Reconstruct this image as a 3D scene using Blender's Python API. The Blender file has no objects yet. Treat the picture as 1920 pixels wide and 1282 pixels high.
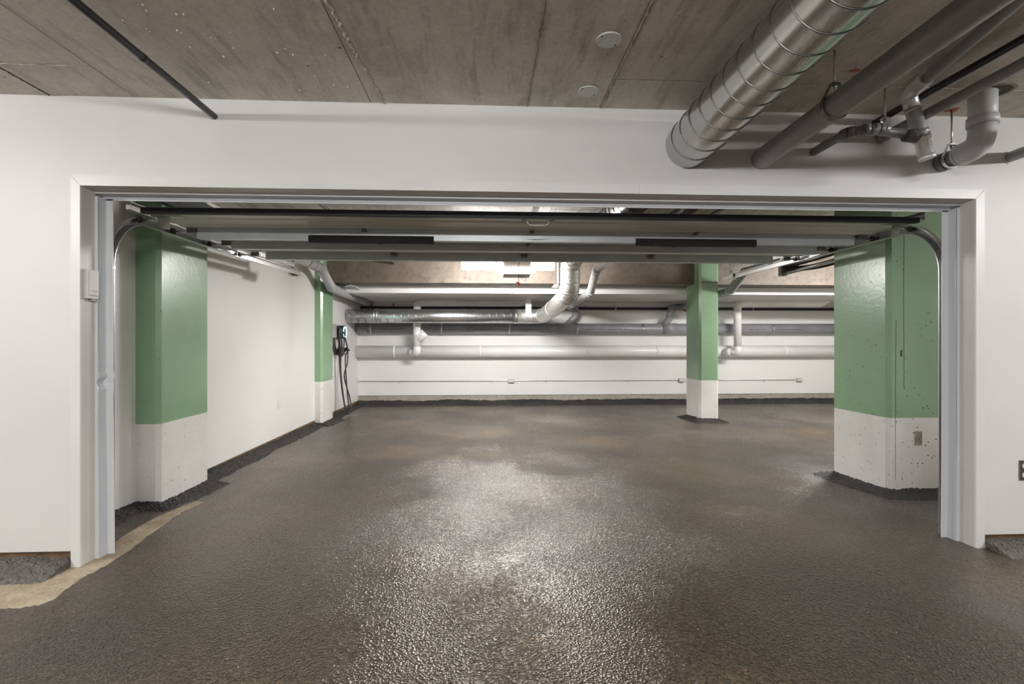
import bpy, math, random
from mathutils import Vector, Matrix, noise as mnoise
random.seed(7)
C = bpy.context.scene.collection
sc = bpy.context.scene

# ------------------------------------------------------------------ camera
F, TH, H, PX0, PY0 = 930.0, math.radians(2.82), 1.2, 960.0, 640.0
cd = bpy.data.cameras.new('camera'); cam = bpy.data.objects.new('camera', cd); C.objects.link(cam)
cd.sensor_width = 36; cd.lens = F/1920*36; cd.shift_y = (PY0-641)/1920
cd.clip_start = 0.05; cd.clip_end = 60
cam.location = (0, 0, H); cam.rotation_euler = (math.pi/2, 0, -TH)
sc.camera = cam
# ------------------------------------------------------------------ world, exposure
w = bpy.data.worlds.new('world'); sc.world = w; w.use_nodes = True
w.node_tree.nodes['Background'].inputs[0].default_value = (0.05, 0.05, 0.05, 1)
w.node_tree.nodes['Background'].inputs[1].default_value = 0.3
sc.view_settings.view_transform = 'Standard'; sc.view_settings.look = 'None'
sc.view_settings.gamma = 1.0; sc.view_settings.use_curve_mapping = False
sc.view_settings.exposure = 2.0
sc.cycles.use_denoising = True; sc.cycles.denoising_prefilter = 'NONE'
sc.cycles.sample_clamp_indirect = 2.5; sc.cycles.caustics_reflective = False; sc.cycles.caustics_refractive = False; sc.cycles.blur_glossy = 1.0
sc.cycles.max_bounces = 9; sc.cycles.diffuse_bounces = 6
# strength of the lamp tubes (W/m2/sr); the second is an added, unseen fill
AISLE_TUBE, AISLE_FILL_TUBE, GARAGE_TUBE, OPENER_LENS = 37.0, 48.0, 62.0, 8.0

# ------------------------------------------------------------------ pixel -> place
_s, _c = math.sin(TH), math.cos(TH)
def wp(px, py, X=None, Y=None, Z=None):
    a = (px-PX0)/F; b = -(py-PY0)/F
    dx, dy, dz = _c*a+_s, _c-_s*a, b
    t = Y/dy if Y is not None else (X/dx if X is not None else (Z-H)/dz)
    return Vector((dx*t, dy*t, H+dz*t))

# ------------------------------------------------------------------ object helpers
def origin(o):
    v = Vector((0, 0, 0))
    while o is not None:
        v += o.location; o = o.parent
    return v
def tag(o, label=None, cat=None, group=None, kind=None):
    if label: o['label'] = label
    if cat: o['category'] = cat
    if group: o['group'] = group
    if kind: o['kind'] = kind
    return o
def thing(name, loc, label, cat, group=None):
    o = bpy.data.objects.new(name, None); C.objects.link(o); o.location = loc
    o.empty_display_size = 0.05
    return tag(o, label, cat, group)
class MB:
    def __init__(s): s.v, s.f, s.sm, s.mi = [], [], [], []
    def add(s, vs, fs, smooth=False, mi=0):
        n = len(s.v); s.v += [Vector(p) for p in vs]
        for f in fs:
            s.f.append([i+n for i in f]); s.sm.append(smooth); s.mi.append(mi)
        return s
    def box(s, a, b, mi=0):
        x0, y0, z0 = a; x1, y1, z1 = b
        return s.add([(x0,y0,z0),(x1,y0,z0),(x1,y1,z0),(x0,y1,z0),(x0,y0,z1),(x1,y0,z1),(x1,y1,z1),(x0,y1,z1)],
            [(0,3,2,1),(4,5,6,7),(0,1,5,4),(1,2,6,5),(2,3,7,6),(3,0,4,7)], False, mi)
    def bbox(s, a, b, r=0.004, mi=0):
        # box with chamfered edges (24 vertices)
        x0,y0,z0 = a; x1,y1,z1 = b
        import itertools
        vs = []; idx = {}
        for sx, sy, sz in itertools.product((0,1),(0,1),(0,1)):
            p = (x1 if sx else x0, y1 if sy else y0, z1 if sz else z0)
            d = (-1 if sx else 1, -1 if sy else 1, -1 if sz else 1)
            for ax in range(3):
                q = list(p)
                for k in range(3):
                    if k != ax: q[k] += d[k]*r
                idx[(sx,sy,sz,ax)] = len(vs); vs.append(q)
        fs = []
        for ax in range(3):
            o = [k for k in range(3) if k != ax]
            for sgn in (0,1):
                loop = []
                for u, v in ((0,0),(1,0),(1,1),(0,1)):
                    k = [0,0,0]; k[ax] = sgn; k[o[0]] = u; k[o[1]] = v
                    loop.append(idx[(k[0],k[1],k[2],ax)])
                fs.append(loop)
            for u in (0,1):
                for v in (0,1):
                    k0 = [0,0,0]; k0[o[0]] = u; k0[o[1]] = v; k1 = list(k0); k1[ax] = 1
                    fs.append([idx[(*k0,o[0])], idx[(*k0,o[1])], idx[(*k1,o[1])], idx[(*k1,o[0])]])
        for k in itertools.product((0,1),(0,1),(0,1)):
            fs.append([idx[(*k,0)], idx[(*k,1)], idx[(*k,2)]])
        return s.add(vs, fs, False, mi)
    def prism(s, poly, axis, a, b, mi=0, smooth=False):
        # polygon in the two other axes, extruded along axis from a to b
        n = len(poly); vs = []
        for t in (a, b):
            for u, v in poly:
                vs.append({'x': (t,u,v), 'y': (u,t,v), 'z': (u,v,t)}[axis])
        fs = [list(range(n))[::-1], list(range(n, 2*n))]
        n0 = len(s.v); s.v += [Vector(p) for p in vs]
        for f in fs: s.f.append([i+n0 for i in f]); s.sm.append(False); s.mi.append(mi)
        for i in range(n):
            j = (i+1) % n
            s.f.append([n0+i, n0+j, n0+n+j, n0+n+i]); s.sm.append(smooth); s.mi.append(mi)
        return s
    def tube(s, pts, r, seg=20, caps=True, mi=0, closed=False):
        pts = [Vector(p) for p in pts]; n = len(pts)
        rr = r if isinstance(r, (list, tuple)) else [r]*n
        t0 = (pts[1]-pts[0]).normalized()
        up = Vector((0,0,1)) if abs(t0.z) < .9 else Vector((0,1,0))
        u = t0.cross(up).normalized(); rings = []; prev = t0
        for i, p in enumerate(pts):
            if closed: t = (pts[(i+1) % n]-pts[i-1]).normalized()
            else:
                a = pts[max(i-1,0)]; b = pts[min(i+1,n-1)]; t = (b-a).normalized()
            ax = prev.cross(t)
            if ax.length > 1e-7: u = Matrix.Rotation(prev.angle(t), 3, ax.normalized()) @ u
            prev = t; v = t.cross(u).normalized(); u = v.cross(t).normalized()
            rings.append([p+(u*math.cos(2*math.pi*k/seg)+v*math.sin(2*math.pi*k/seg))*rr[i] for k in range(seg)])
        n0 = len(s.v)
        for ring in rings: s.v += ring
        m = n if closed else n-1
        for i in range(m):
            for k in range(seg):
                a = n0+i*seg+k; b = n0+i*seg+(k+1) % seg
                i2 = (i+1) % n
                c_ = n0+i2*seg+(k+1) % seg; d = n0+i2*seg+k
                s.f.append([a,b,c_,d]); s.sm.append(True); s.mi.append(mi)
        if caps and not closed:
            s.f.append([n0+k for k in range(seg)][::-1]); s.sm.append(False); s.mi.append(mi)
            s.f.append([n0+(n-1)*seg+k for k in range(seg)]); s.sm.append(False); s.mi.append(mi)
        return s
    def ring(s, center, axis, r0, r1, half, seg=32, mi=0):
        # short hollow collar round an axis
        a = Vector(axis).normalized(); up = Vector((0,0,1)) if abs(a.z) < .9 else Vector((0,1,0))
        u = a.cross(up).normalized(); v = a.cross(u); c0 = Vector(center); n0 = len(s.v)
        for k in range(seg):
            d = u*math.cos(2*math.pi*k/seg)+v*math.sin(2*math.pi*k/seg)
            for rad, h in ((r0,-half),(r1,-half),(r1,half),(r0,half)): s.v.append(c0+d*rad+a*h)
        for k in range(seg):
            A = n0+4*k; B = n0+4*((k+1) % seg)
            for q in range(4):
                s.f.append([A+q, A+(q+1) % 4, B+(q+1) % 4, B+q]); s.sm.append(q % 2 == 1); s.mi.append(mi)
        return s
    def sweep(s, pts, prof, mi=0):
        # profile (u along X, v across the path) swept along a path in a YZ plane
        pts = [Vector(p) for p in pts]; n = len(pts); m = len(prof); n0 = len(s.v)
        for i, p in enumerate(pts):
            t = (pts[min(i+1,n-1)]-pts[max(i-1,0)]).normalized(); v = t.cross(Vector((1,0,0)))
            for a, b in prof: s.v.append(p+Vector((a,0,0))+v*b)
        for i in range(n-1):
            for k in range(m):
                j = (k+1) % m
                s.f.append([n0+i*m+k, n0+i*m+j, n0+(i+1)*m+j, n0+(i+1)*m+k]); s.sm.append(False); s.mi.append(mi)
        s.f.append([n0+k for k in range(m)][::-1]); s.f.append([n0+(n-1)*m+k for k in range(m)])
        s.sm += [False, False]; s.mi += [mi, mi]
        return s
    def build(s, name, mats, parent=None, label=None):
        o0 = origin(parent)
        me = bpy.data.meshes.new(name)
        me.from_pydata([tuple(p-o0) for p in s.v], [], s.f)
        for p, k, m in zip(me.polygons, s.sm, s.mi): p.use_smooth = k; p.material_index = m
        for m in (mats if isinstance(mats, (list, tuple)) else [mats]): me.materials.append(M[m])
        me.update()
        import bmesh
        bm = bmesh.new(); bm.from_mesh(me); bmesh.ops.recalc_face_normals(bm, faces=bm.faces); bm.to_mesh(me); bm.free()
        o = bpy.data.objects.new(name, me); C.objects.link(o); o.parent = parent
        if label: o['label'] = label
        return o
def struct(name, mb, mats, label):
    o = mb.build(name, mats); o['kind'] = 'structure'; o['label'] = label; return o
def fillet(pts, rad, n=8):
    pts = [Vector(p) for p in pts]; out = [pts[0]]
    for i in range(1, len(pts)-1):
        a, b, c_ = pts[i-1], pts[i], pts[i+1]
        d1 = (a-b).normalized(); d2 = (c_-b).normalized(); ang = d1.angle(d2)
        if math.pi-ang < .02: out.append(b); continue
        R = rad[i-1] if isinstance(rad, (list, tuple)) else rad
        l = min(R/math.tan(ang/2), (a-b).length*.49, (c_-b).length*.49)
        p1 = b+d1*l; p2 = b+d2*l
        for k in range(n+1):
            t = k/n; out.append(p1*(1-t)**2+b*2*t*(1-t)+p2*t*t)
    out.append(pts[-1]); return out
def dup(root, loc):
    r = root.copy(); C.objects.link(r); r.location = loc
    for ch in list(root.children):
        k = ch.copy(); C.objects.link(k); k.parent = r
        for g in list(ch.children):
            d = g.copy(); C.objects.link(d); d.parent = k
    return r
def catmull(pts, n=8):
    pts = [Vector(p) for p in pts]; P = [pts[0]]+pts+[pts[-1]]; out = []
    for i in range(1, len(P)-2):
        p0, p1, p2, p3 = P[i-1:i+3]
        for k in range(n):
            t = k/n
            out.append(.5*((2*p1)+(p2-p0)*t+(2*p0-5*p1+4*p2-p3)*t*t+(3*p1-p0-3*p2+p3)*t**3))
    out.append(pts[-1]); return out

# ------------------------------------------------------------------ materials
M = {}
class N:
    def __init__(s, name):
        s.m = bpy.data.materials.new(name); s.m.use_nodes = True; s.t = s.m.node_tree
        s.b = s.t.nodes['Principled BSDF']; M[name] = s.m
        s.co = s.t.nodes.new('ShaderNodeTexCoord').outputs['Object']
        s.geo = s.t.nodes.new('ShaderNodeNewGeometry').outputs['Position']
    def link(s, a, b): s.t.links.new(a, b)
    def mapped(s, scale, src=None):
        n = s.t.nodes.new('ShaderNodeMapping'); n.inputs['Scale'].default_value = scale
        s.link(src or s.geo, n.inputs['Vector']); return n.outputs[0]
    def noise(s, scale, detail=4, rough=.55, vec=None, dist=0):
        n = s.t.nodes.new('ShaderNodeTexNoise'); n.inputs['Scale'].default_value = scale
        n.inputs['Detail'].default_value = detail; n.inputs['Roughness'].default_value = rough
        n.inputs['Distortion'].default_value = dist
        s.link(vec or s.geo, n.inputs['Vector']); return n.outputs['Fac']
    def voro(s, scale, feat='F1', out='Distance', vec=None):
        n = s.t.nodes.new('ShaderNodeTexVoronoi'); n.feature = feat; n.inputs['Scale'].default_value = scale
        s.link(vec or s.geo, n.inputs['Vector']); return n.outputs[out]
    def ramp(s, fac, stops):
        n = s.t.nodes.new('ShaderNodeValToRGB'); el = n.color_ramp.elements
        while len(el) < len(stops): el.new(.5)
        for e, (p, col) in zip(el, stops):
            e.position = p; e.color = (*col, 1) if isinstance(col, (tuple, list)) else (col, col, col, 1)
        s.link(fac, n.inputs[0]); return n.outputs[0]
    def mix(s, fac, a, b, mode='MIX'):
        n = s.t.nodes.new('ShaderNodeMix'); n.data_type = 'RGBA'; n.blend_type = mode
        for sock, v in ((n.inputs[0], fac), (n.inputs[6], a), (n.inputs[7], b)):
            if hasattr(v, 'is_linked') or isinstance(v, bpy.types.NodeSocket): s.link(v, sock)
            elif sock == n.inputs[0]: sock.default_value = v
            else: sock.default_value = (*v, 1) if isinstance(v, (tuple, list)) else (v, v, v, 1)
        return n.outputs[2]
    def math(s, op, a, b=None):
        n = s.t.nodes.new('ShaderNodeMath'); n.operation = op
        for i, v in enumerate((a, b)):
            if v is None: continue
            if isinstance(v, bpy.types.NodeSocket): s.link(v, n.inputs[i])
            else: n.inputs[i].default_value = v
        return n.outputs[0]
    def sepxyz(s):
        n = s.t.nodes.new('ShaderNodeSeparateXYZ'); s.link(s.geo, n.inputs[0]); return n.outputs
    def bump(s, h, strength=.3, dist=.01, nrm=None):
        n = s.t.nodes.new('ShaderNodeBump'); n.inputs['Strength'].default_value = strength
        n.inputs['Distance'].default_value = dist; s.link(h, n.inputs['Height'])
        if nrm: s.link(nrm, n.inputs['Normal'])
        s.link(n.outputs[0], s.b.inputs['Normal']); return n.outputs[0]
    def set(s, col=None, rough=None, metal=None, **k):
        for key, v in (('Base Color', col), ('Roughness', rough), ('Metallic', metal)):
            if v is None: continue
            if isinstance(v, bpy.types.NodeSocket): s.link(v, s.b.inputs[key])
            elif key == 'Base Color': s.b.inputs[key].default_value = (*v, 1)
            else: s.b.inputs[key].default_value = v
        for key, v in k.items(): s.b.inputs[key.replace('_', ' ')].default_value = v
        return s
def plain(name, col, rough=.5, metal=0, var=.12, scale=6, bump=0, bscale=60):
    n = N(name)
    f = n.noise(scale, 5)
    lo = tuple(c*(1-var) for c in col); hi = tuple(min(1, c*(1+var)) for c in col)
    n.set(n.ramp(f, [(.3, lo), (.7, hi)]), rough, metal)
    if bump: n.bump(n.noise(bscale, 3), bump, .004)
    return n

# painted plasterboard
n = N('wall_paint'); f = n.noise(1.2, 3); g = n.noise(38, 2)
n.set(n.ramp(f, [(.3, (.70,.698,.69)), (.75, (.76,.758,.752))]), .52); n.bump(g, .08, .003)
n = N('wall_paint_inner'); f = n.noise(1.1, 3)
n.set(n.ramp(f, [(.3, (.79,.775,.76)), (.75, (.84,.83,.82))]), .45); n.bump(n.noise(40, 2), .06, .003)
# board-marked concrete
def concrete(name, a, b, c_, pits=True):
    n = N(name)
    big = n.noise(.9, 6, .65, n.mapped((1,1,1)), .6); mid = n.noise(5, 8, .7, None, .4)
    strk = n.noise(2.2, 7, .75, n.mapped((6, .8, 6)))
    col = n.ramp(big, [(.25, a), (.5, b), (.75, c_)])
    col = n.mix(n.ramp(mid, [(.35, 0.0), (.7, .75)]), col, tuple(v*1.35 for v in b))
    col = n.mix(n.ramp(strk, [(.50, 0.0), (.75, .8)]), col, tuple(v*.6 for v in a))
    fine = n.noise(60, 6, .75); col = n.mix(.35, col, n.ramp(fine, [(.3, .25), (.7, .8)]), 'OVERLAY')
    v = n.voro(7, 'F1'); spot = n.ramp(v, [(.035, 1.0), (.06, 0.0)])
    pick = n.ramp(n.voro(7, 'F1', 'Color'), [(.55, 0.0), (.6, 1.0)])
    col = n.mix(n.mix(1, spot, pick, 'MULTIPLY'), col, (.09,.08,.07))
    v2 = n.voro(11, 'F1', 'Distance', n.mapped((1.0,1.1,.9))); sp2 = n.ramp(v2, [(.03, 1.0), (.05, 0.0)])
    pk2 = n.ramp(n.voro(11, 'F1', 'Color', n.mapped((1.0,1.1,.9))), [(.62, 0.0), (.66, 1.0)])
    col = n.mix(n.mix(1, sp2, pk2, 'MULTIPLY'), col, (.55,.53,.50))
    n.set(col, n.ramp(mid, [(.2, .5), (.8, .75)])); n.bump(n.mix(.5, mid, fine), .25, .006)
concrete('concrete_slab', (.35,.32,.27), (.56,.52,.455), (.73,.69,.62))
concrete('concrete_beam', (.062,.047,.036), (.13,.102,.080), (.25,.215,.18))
concrete('concrete_base', (.20,.18,.15), (.33,.30,.25), (.45,.42,.36))
plain('joint_dark', (.07,.06,.05), .9, 0, .3, 30)
plain('joint_crust', (.50,.46,.40), .9, 0, .4, 40, .5, 120)
# asphalt
n = N('asphalt')
x, y, z = n.sepxyz()
n.geo = n.mapped((1, 1, 0))
big = n.noise(.7, 3, .5); mid = n.noise(2.4, 5, .6)
cell = n.voro(105); cellc = n.voro(105, 'F1', 'Color'); grain = n.noise(150, 2, .6)
col = n.ramp(big, [(.30, (.044,.035,.028)), (.50, (.074,.054,.038)), (.68, (.135,.092,.050))])
col = n.mix(n.ramp(mid, [(.42, 0.0), (.72, .6)]), col, (.048,.040,.034))
col = n.mix(.8, col, n.ramp(cellc, [(.12, .16), (.55, .48), (.80, .66), (.97, .95)]), 'OVERLAY')
dust = n.noise(.9, 5, .6, n.mapped((1.0,.8,1.0)))
inside = n.ramp(n.math('MULTIPLY', y, .1), [(.40, 0.0), (.60, 1.0)])
dm = n.mix(1, n.ramp(dust, [(.52, 0.0), (.80, .55)]), inside, 'MULTIPLY')
col = n.mix(dm, col, (.24,.195,.15))
peb = n.ramp(n.voro(33), [(.07, 1.0), (.10, 0.0)]); pk = n.ramp(n.voro(33, 'F1', 'Color'), [(.82, 0.0), (.84, 1.0)])
col = n.mix(n.mix(1, peb, pk, 'MULTIPLY'), col, (.52,.50,.46))
ro = n.ramp(n.noise(.9, 2, .5), [(.32, .19), (.7, .255)])
ro = n.mix(dm, ro, .262)
n.set(col, ro, 0); n.b.inputs['Specular IOR Level'].default_value = .95
smooth = n.ramp(n.noise(1.0, 3, .5, n.mapped((1.2,.8,1))), [(.38, .45), (.58, 1.0)])
h = n.mix(.5, n.noise(60, 3, .6), cell); h = n.mix(1, h, smooth, 'MULTIPLY')
n.bump(h, 1.0, .0082)
n = N('asphalt_loose'); f = n.noise(2, 4); v = n.voro(95, 'F1', 'Color'); d = n.voro(95)
col = n.ramp(f, [(.3, (.016,.0155,.0155)), (.7, (.042,.038,.035))]); col = n.mix(.5, col, n.ramp(v, [(.2, .2), (.8, .6), (.98, 1.0)]), 'OVERLAY')
peb = n.ramp(n.voro(45), [(.10, 1.0), (.14, 0.0)]); pk = n.ramp(n.voro(45, 'F1', 'Color'), [(.85, 0.0), (.86, 1.0)])
col = n.mix(n.mix(1, peb, pk, 'MULTIPLY'), col, (.6,.58,.54))
n.set(col, .55); n.bump(n.mix(.5, d, n.noise(80, 4)), 1.0, .02)
n = N('asphalt_loose_dry'); f = n.noise(2, 4); v = n.voro(80, 'F1', 'Color')
col = n.ramp(f, [(.3, (.10,.092,.085)), (.7, (.19,.175,.16))]); col = n.mix(.5, col, n.ramp(v, [(.2, .2), (.8, .7)]), 'OVERLAY')
n.set(col, .8); n.bump(n.mix(.5, n.voro(80), n.noise(70, 4)), 1.0, .02)
n = N('sand'); f = n.noise(6, 6, .65); g = n.noise(70, 4, .7)
col = n.ramp(f, [(.3, (.27,.205,.135)), (.65, (.46,.385,.285))]); col = n.mix(.5, col, n.ramp(g, [(.3, .25), (.7, .75)]), 'OVERLAY')
n.set(col, .9); n.bump(n.mix(.5, f, g), .8, .012)
plain('mud_brown', (.17,.105,.055), .85, 0, .4, 12, .4, 40)
# painted concrete columns
def column_paint(name, col, rough):
    n = N(name); f = n.noise(2.2, 5)
    c0 = n.ramp(f, [(.3, tuple(v*.9 for v in col)), (.7, tuple(v*1.1 for v in col))])
    clus = n.ramp(n.noise(1.6, 3), [(.45, 0.0), (.6, 1.0)])
    hole = n.ramp(n.voro(24), [(.13, 1.0), (.19, 0.0)]); pk = n.ramp(n.voro(24, 'F1', 'Color'), [(.58, 0.0), (.60, 1.0)])
    hm = n.mix(1, n.mix(1, hole, pk, 'MULTIPLY'), clus, 'MULTIPLY')
    hole2 = n.ramp(n.voro(60), [(.12, 1.0), (.18, 0.0)]); pk2 = n.ramp(n.voro(60, 'F1', 'Color'), [(.80, 0.0), (.81, 1.0)])
    hm2 = n.mix(1, hole2, pk2, 'MULTIPLY')
    al = n.mix(1, hm, hm2, 'ADD')
    n.set(n.mix(al, c0, tuple(v*.18 for v in col)), rough)
    n.b.inputs['Specular IOR Level'].default_value = .75
    hgt = n.mix(1, n.noise(30, 3), al, 'SUBTRACT'); n.bump(hgt, .22, .006)
column_paint('green_paint', (.235,.385,.230), .29)
column_paint('white_paint_column', (.76,.745,.725), .42)
plain('bare_concrete', (.30,.28,.24), .85, 0, .35, 20, .4, 60)
plain('crack_dark', (.10,.065,.045), .9, 0, .3, 30)
# metals
def galv(name, col, rough, spang=90, var=.06):
    n = N(name); f = n.noise(2.5, 4)
    n.set(n.ramp(f, [(.3, tuple(c*(1-var) for c in col)), (.7, tuple(min(1, c*(1+var)) for c in col))]), rough, 1.0)
    n.bump(n.noise(6, 2), .03, .01)
galv('galvanized', (.52,.52,.505), .23)
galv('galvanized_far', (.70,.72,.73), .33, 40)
galv('seam_metal', (.20,.20,.19), .4)
galv('track_steel', (.55,.56,.56), .33, 60)
plain('pipe_zinc', (.72,.73,.73), .38, .45, .08, 12)
n = N('foil_wrap'); f = n.noise(26, 5, .65, None, .6)
n.set(n.ramp(f, [(.3, (.50,.48,.45)), (.65, (.82,.81,.79))]), .34, .75); n.bump(n.noise(22, 3, .6, None, 1), .6, .012)
plain('strut_steel', (.55,.585,.59), .40, .35, .06, 6)
n = N('door_skin'); f = n.noise(3, 6, .7, n.mapped((.6, 30, 30))); g = n.noise(140, 2, .5, n.mapped((.25, 1, 1)))
n.set(n.ramp(f, [(.3, (.66,.66,.625)), (.7, (.78,.78,.745))]), .40, .1); n.bump(n.mix(.5, f, g), .12, .004)
n = N('pvc_grey'); n.set(n.ramp(n.noise(4, 4), [(.3, (.30,.30,.297)), (.7, (.36,.36,.355))]), .36); n.bump(n.noise(14, 2), .03, .006)
n = N('pvc_dark'); n.set(n.ramp(n.noise(4, 4), [(.3, (.17,.175,.185)), (.7, (.23,.235,.245))]), .34)
n = N('pvc_far'); n.set(n.ramp(n.noise(4, 4), [(.3, (.25,.255,.265)), (.7, (.32,.325,.335))]), .36)
n = N('pvc_pale'); n.set(n.ramp(n.noise(5, 4), [(.3, (.38,.39,.40)), (.7, (.46,.47,.48))]), .33)
n = N('pvc_light'); n.set(n.ramp(n.noise(5, 4), [(.3, (.66,.675,.69)), (.7, (.74,.755,.77))]), .4)
plain('pipe_black', (.016,.016,.017), .34, 0, .3, 20)
plain('rubber_black', (.010,.010,.011), .6, 0, .3, 30)
plain('foam_black', (.012,.011,.011), .85, 0, .3, 60, .3, 200)
plain('white_jacket', (.87,.865,.855), .33, 0, .04, 3, .1, 12)
plain('ink_black', (.03,.03,.03), .7)
plain('ink_white', (.75,.75,.75), .6)
plain('ink_red', (.42,.13,.06), .7, 0, .3, 40)
plain('trim_white', (.75,.75,.745), .40, 0, .03, 3)
plain('vinyl_white', (.80,.815,.835), .38, 0, .03, 4)
plain('vinyl_bluish', (.62,.65,.70), .38, 0, .04, 4)
plain('reveal_grey', (.62,.60,.58), .38, 0, .04, 4)
plain('plastic_white', (.76,.74,.72), .45, 0, .04, 6)
plain('plastic_grey', (.42,.41,.40), .5, 0, .06, 6)
plain('plastic_black', (.020,.020,.021), .45, 0, .2, 20)
plain('steel_dark', (.20,.195,.18), .40, .9, .2, 30)
plain('steel_bright', (.66,.65,.62), .30, 1.0, .12, 30)
plain('red_plastic', (.60,.12,.09), .45, 0, .1, 20)
plain('orange_metal', (.35,.10,.03), .5, .3, .3, 40)
plain('opener_grey', (.52,.47,.45), .5, 0, .05, 10)
plain('cover_plate', (.60,.61,.60), .38, .2, .08, 40)
plain('teal_plastic', (.03,.09,.11), .35, 0, .1, 20)
def emit(name, col, strength):
    n = N(name); n.set(col, .5); n.b.inputs['Emission Color'].default_value = (*col, 1); n.b.inputs['Emission Strength'].default_value = strength
    n.m.cycles.emission_sampling = 'FRONT' if strength > 4 else 'NONE'
emit('tube_aisle', (1, .99, .972), AISLE_TUBE)
emit('tube_aisle_fill', (1, .99, .972), AISLE_FILL_TUBE)  # for the added fill lamp only
emit('tube_garage', (1, .985, .965), GARAGE_TUBE)
emit('lens_opener', (1, .95, .90), OPENER_LENS)
emit('led_ring', (.55, .95, 1.0), 3.0)

# ================================================================== SETTING
Y0, Y1 = 2.75, 2.95          # front and back face of the wall with the doorway
ZC = 2.505                   # underside of the slab
XL, XR, YB = -2.6, 7.6, 10.1 # garage: left wall, right wall, back wall
AX0, AX1, AY = -8.0, 8.0, -5.0
def fz(x, y):
    t = min(1, max(0, (y-3.0)/1.5)); z = -.034*t*t*(3-2*t)-.007*max(0, y-4.5)
    return z+.004*mnoise.noise(Vector((x*.9, y*.9, 3)))+.002*mnoise.noise(Vector((x*3, y*3, 7)))
# floor
mb = MB(); nx, ny = 200, 190
for j in range(ny+1):
    for i in range(nx+1):
        x = AX0+(AX1-AX0)*i/nx; y = AY+(10.3-AY)*j/ny; mb.v.append(Vector((x, y, fz(x, y))))
for j in range(ny):
    for i in range(nx):
        a = j*(nx+1)+i; mb.f.append([a, a+1, a+nx+2, a+nx+1]); mb.sm.append(True); mb.mi.append(0)
struct('floor', mb, 'asphalt', 'wet brown-black asphalt floor of the garage and the aisle')
# ceiling: slab behind, cast panels in front of it with open joints
ceil = struct('ceiling', MB().box((AX0, AY, ZC+.012), (AX1, 10.4, ZC+.2)), 'joint_dark', 'bare board-marked concrete slab ceiling')
xb = [-8, -6.86, -5.62, -4.36, -3.12, -1.88, -.637, .624, 1.86, 3.09, 4.33, 5.57, 6.8, 8]
k = 0
for i in range(len(xb)-1):
    mid = -.64 < (xb[i]+xb[i+1])/2 < 1.2 or -1.88 <= xb[i] < -.7
    yb = [-5, -3.66, -1.22, 1.22, 3.66, 6.1, 8.54, 10.4] if mid else [-5, -4.88, -2.44, 0, 2.44, 4.88, 7.32, 9.76, 10.4]
    for j in range(len(yb)-1):
        dz = random.uniform(-.0015, .0015); g = .0022
        MB().box((xb[i]+g, yb[j]+g, ZC+dz), (xb[i+1]-g, yb[j+1]-g, ZC+.0125)).build('ceiling_panel', 'concrete_slab', ceil)
def ridge(pts, wdt, name, mat, dep=.006, seed=1):
    mb = MB(); rnd = random.Random(seed); P = [Vector(p) for p in pts]; n = 60; vs = []
    for i in range(n+1):
        t = i/n*(len(P)-1); a = min(int(t), len(P)-2); p = P[a].lerp(P[a+1], t-a)
        jx = rnd.uniform(-.5, .5)*wdt; ww = wdt*rnd.uniform(.3, 1)
        vs += [p+Vector((jx-ww, 0, 0)), p+Vector((jx, 0, -dep*rnd.uniform(.4, 1))), p+Vector((jx+ww, 0, 0))]
    fs = []
    for i in range(n):
        a = 3*i; fs += [(a, a+1, a+4, a+3), (a+1, a+2, a+5, a+4)]
    mb.add(vs, fs); return mb.build(name, mat, ceil)
zc = ZC-.0017
ridge([(-.615, 1.6, zc), (-.612, 1.95, zc), (-.60, 2.2, zc), (-.585, 2.45, zc), (-.56, 2.745, zc)], .011, 'joint_ridge', 'joint_crust', .008, 2)
ridge([(.218, 1.6, zc), (.222, 2.745, zc)], .007, 'joint_ridge', 'bare_concrete', .002, 3)
ridge([(.634, 1.6, zc), (.634, 2.745, zc)], .006, 'joint_ridge', 'bare_concrete', .004, 4)
ridge([(-2.32, 2.47, zc), (-2.318, 2.745, zc)], .006, 'joint_ridge', 'crack_dark', .004, 5)
def ridge_x(x0, x1, y, seed):
    mb = MB(); rnd = random.Random(seed); vs = []; fs = []
    for i in range(51):
        x = x0+(x1-x0)*i/50; ww = .006*rnd.uniform(.3, 1); j = rnd.uniform(-.002, .002)
        vs += [(x, y+j-ww, zc), (x, y+j, zc-.005*rnd.random()), (x, y+j+ww, zc)]
    for i in range(50): a = 3*i; fs += [(a, a+1, a+4, a+3), (a+1, a+2, a+5, a+4)]
    mb.add(vs, fs); mb.build('joint_ridge', 'joint_crust', ceil)
ridge_x(-3.1, -1.89, 2.44, 6); ridge_x(1.87, 3.08, 2.44, 7)
# wall with the doorway
OX0, OX1, OZ = -2.175, 2.846, 2.043      # rough opening
wf = MB()
wf.box((AX0, Y0, .085), (OX0, Y1, ZC+.005)).box((OX1, Y0, .075), (AX1, Y1, ZC+.005)).box((OX0, Y0, OZ), (OX1, Y1, ZC+.005))
struct('wall_front', wf, 'wall_paint', 'white painted wall holding the wide garage doorway')
b = MB().box((AX0, Y0+.02, -.03), (OX0-.01, Y1-.01, .09)).box((OX1+.01, Y0+.02, -.03), (AX1, Y1-.01, .08))
struct('baseboard_front', b, 'mud_brown', 'brown stained footing showing under the white wall')
struct('wall_left', MB().box((XL-.2, Y1, .014), (XL, YB+.2, ZC+.005)), 'wall_paint_inner', 'white painted left wall of the garage')
struct('baseboard_left', MB().box((XL-.19, Y1, -.12), (XL-.010, YB+.1, .02)), 'mud_brown', 'brown stained footing under the left wall')
struct('wall_back', MB().box((XL-.2, YB, .112), (XR+.2, YB+.2, ZC+.005)), 'wall_paint_inner', 'white painted back wall carrying pipes')
struct('baseboard_back', MB().box((XL-.2, YB+.018, -.15), (XR+.2, YB+.19, .116)), 'concrete_base', 'bare concrete footing under the back wall')
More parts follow.
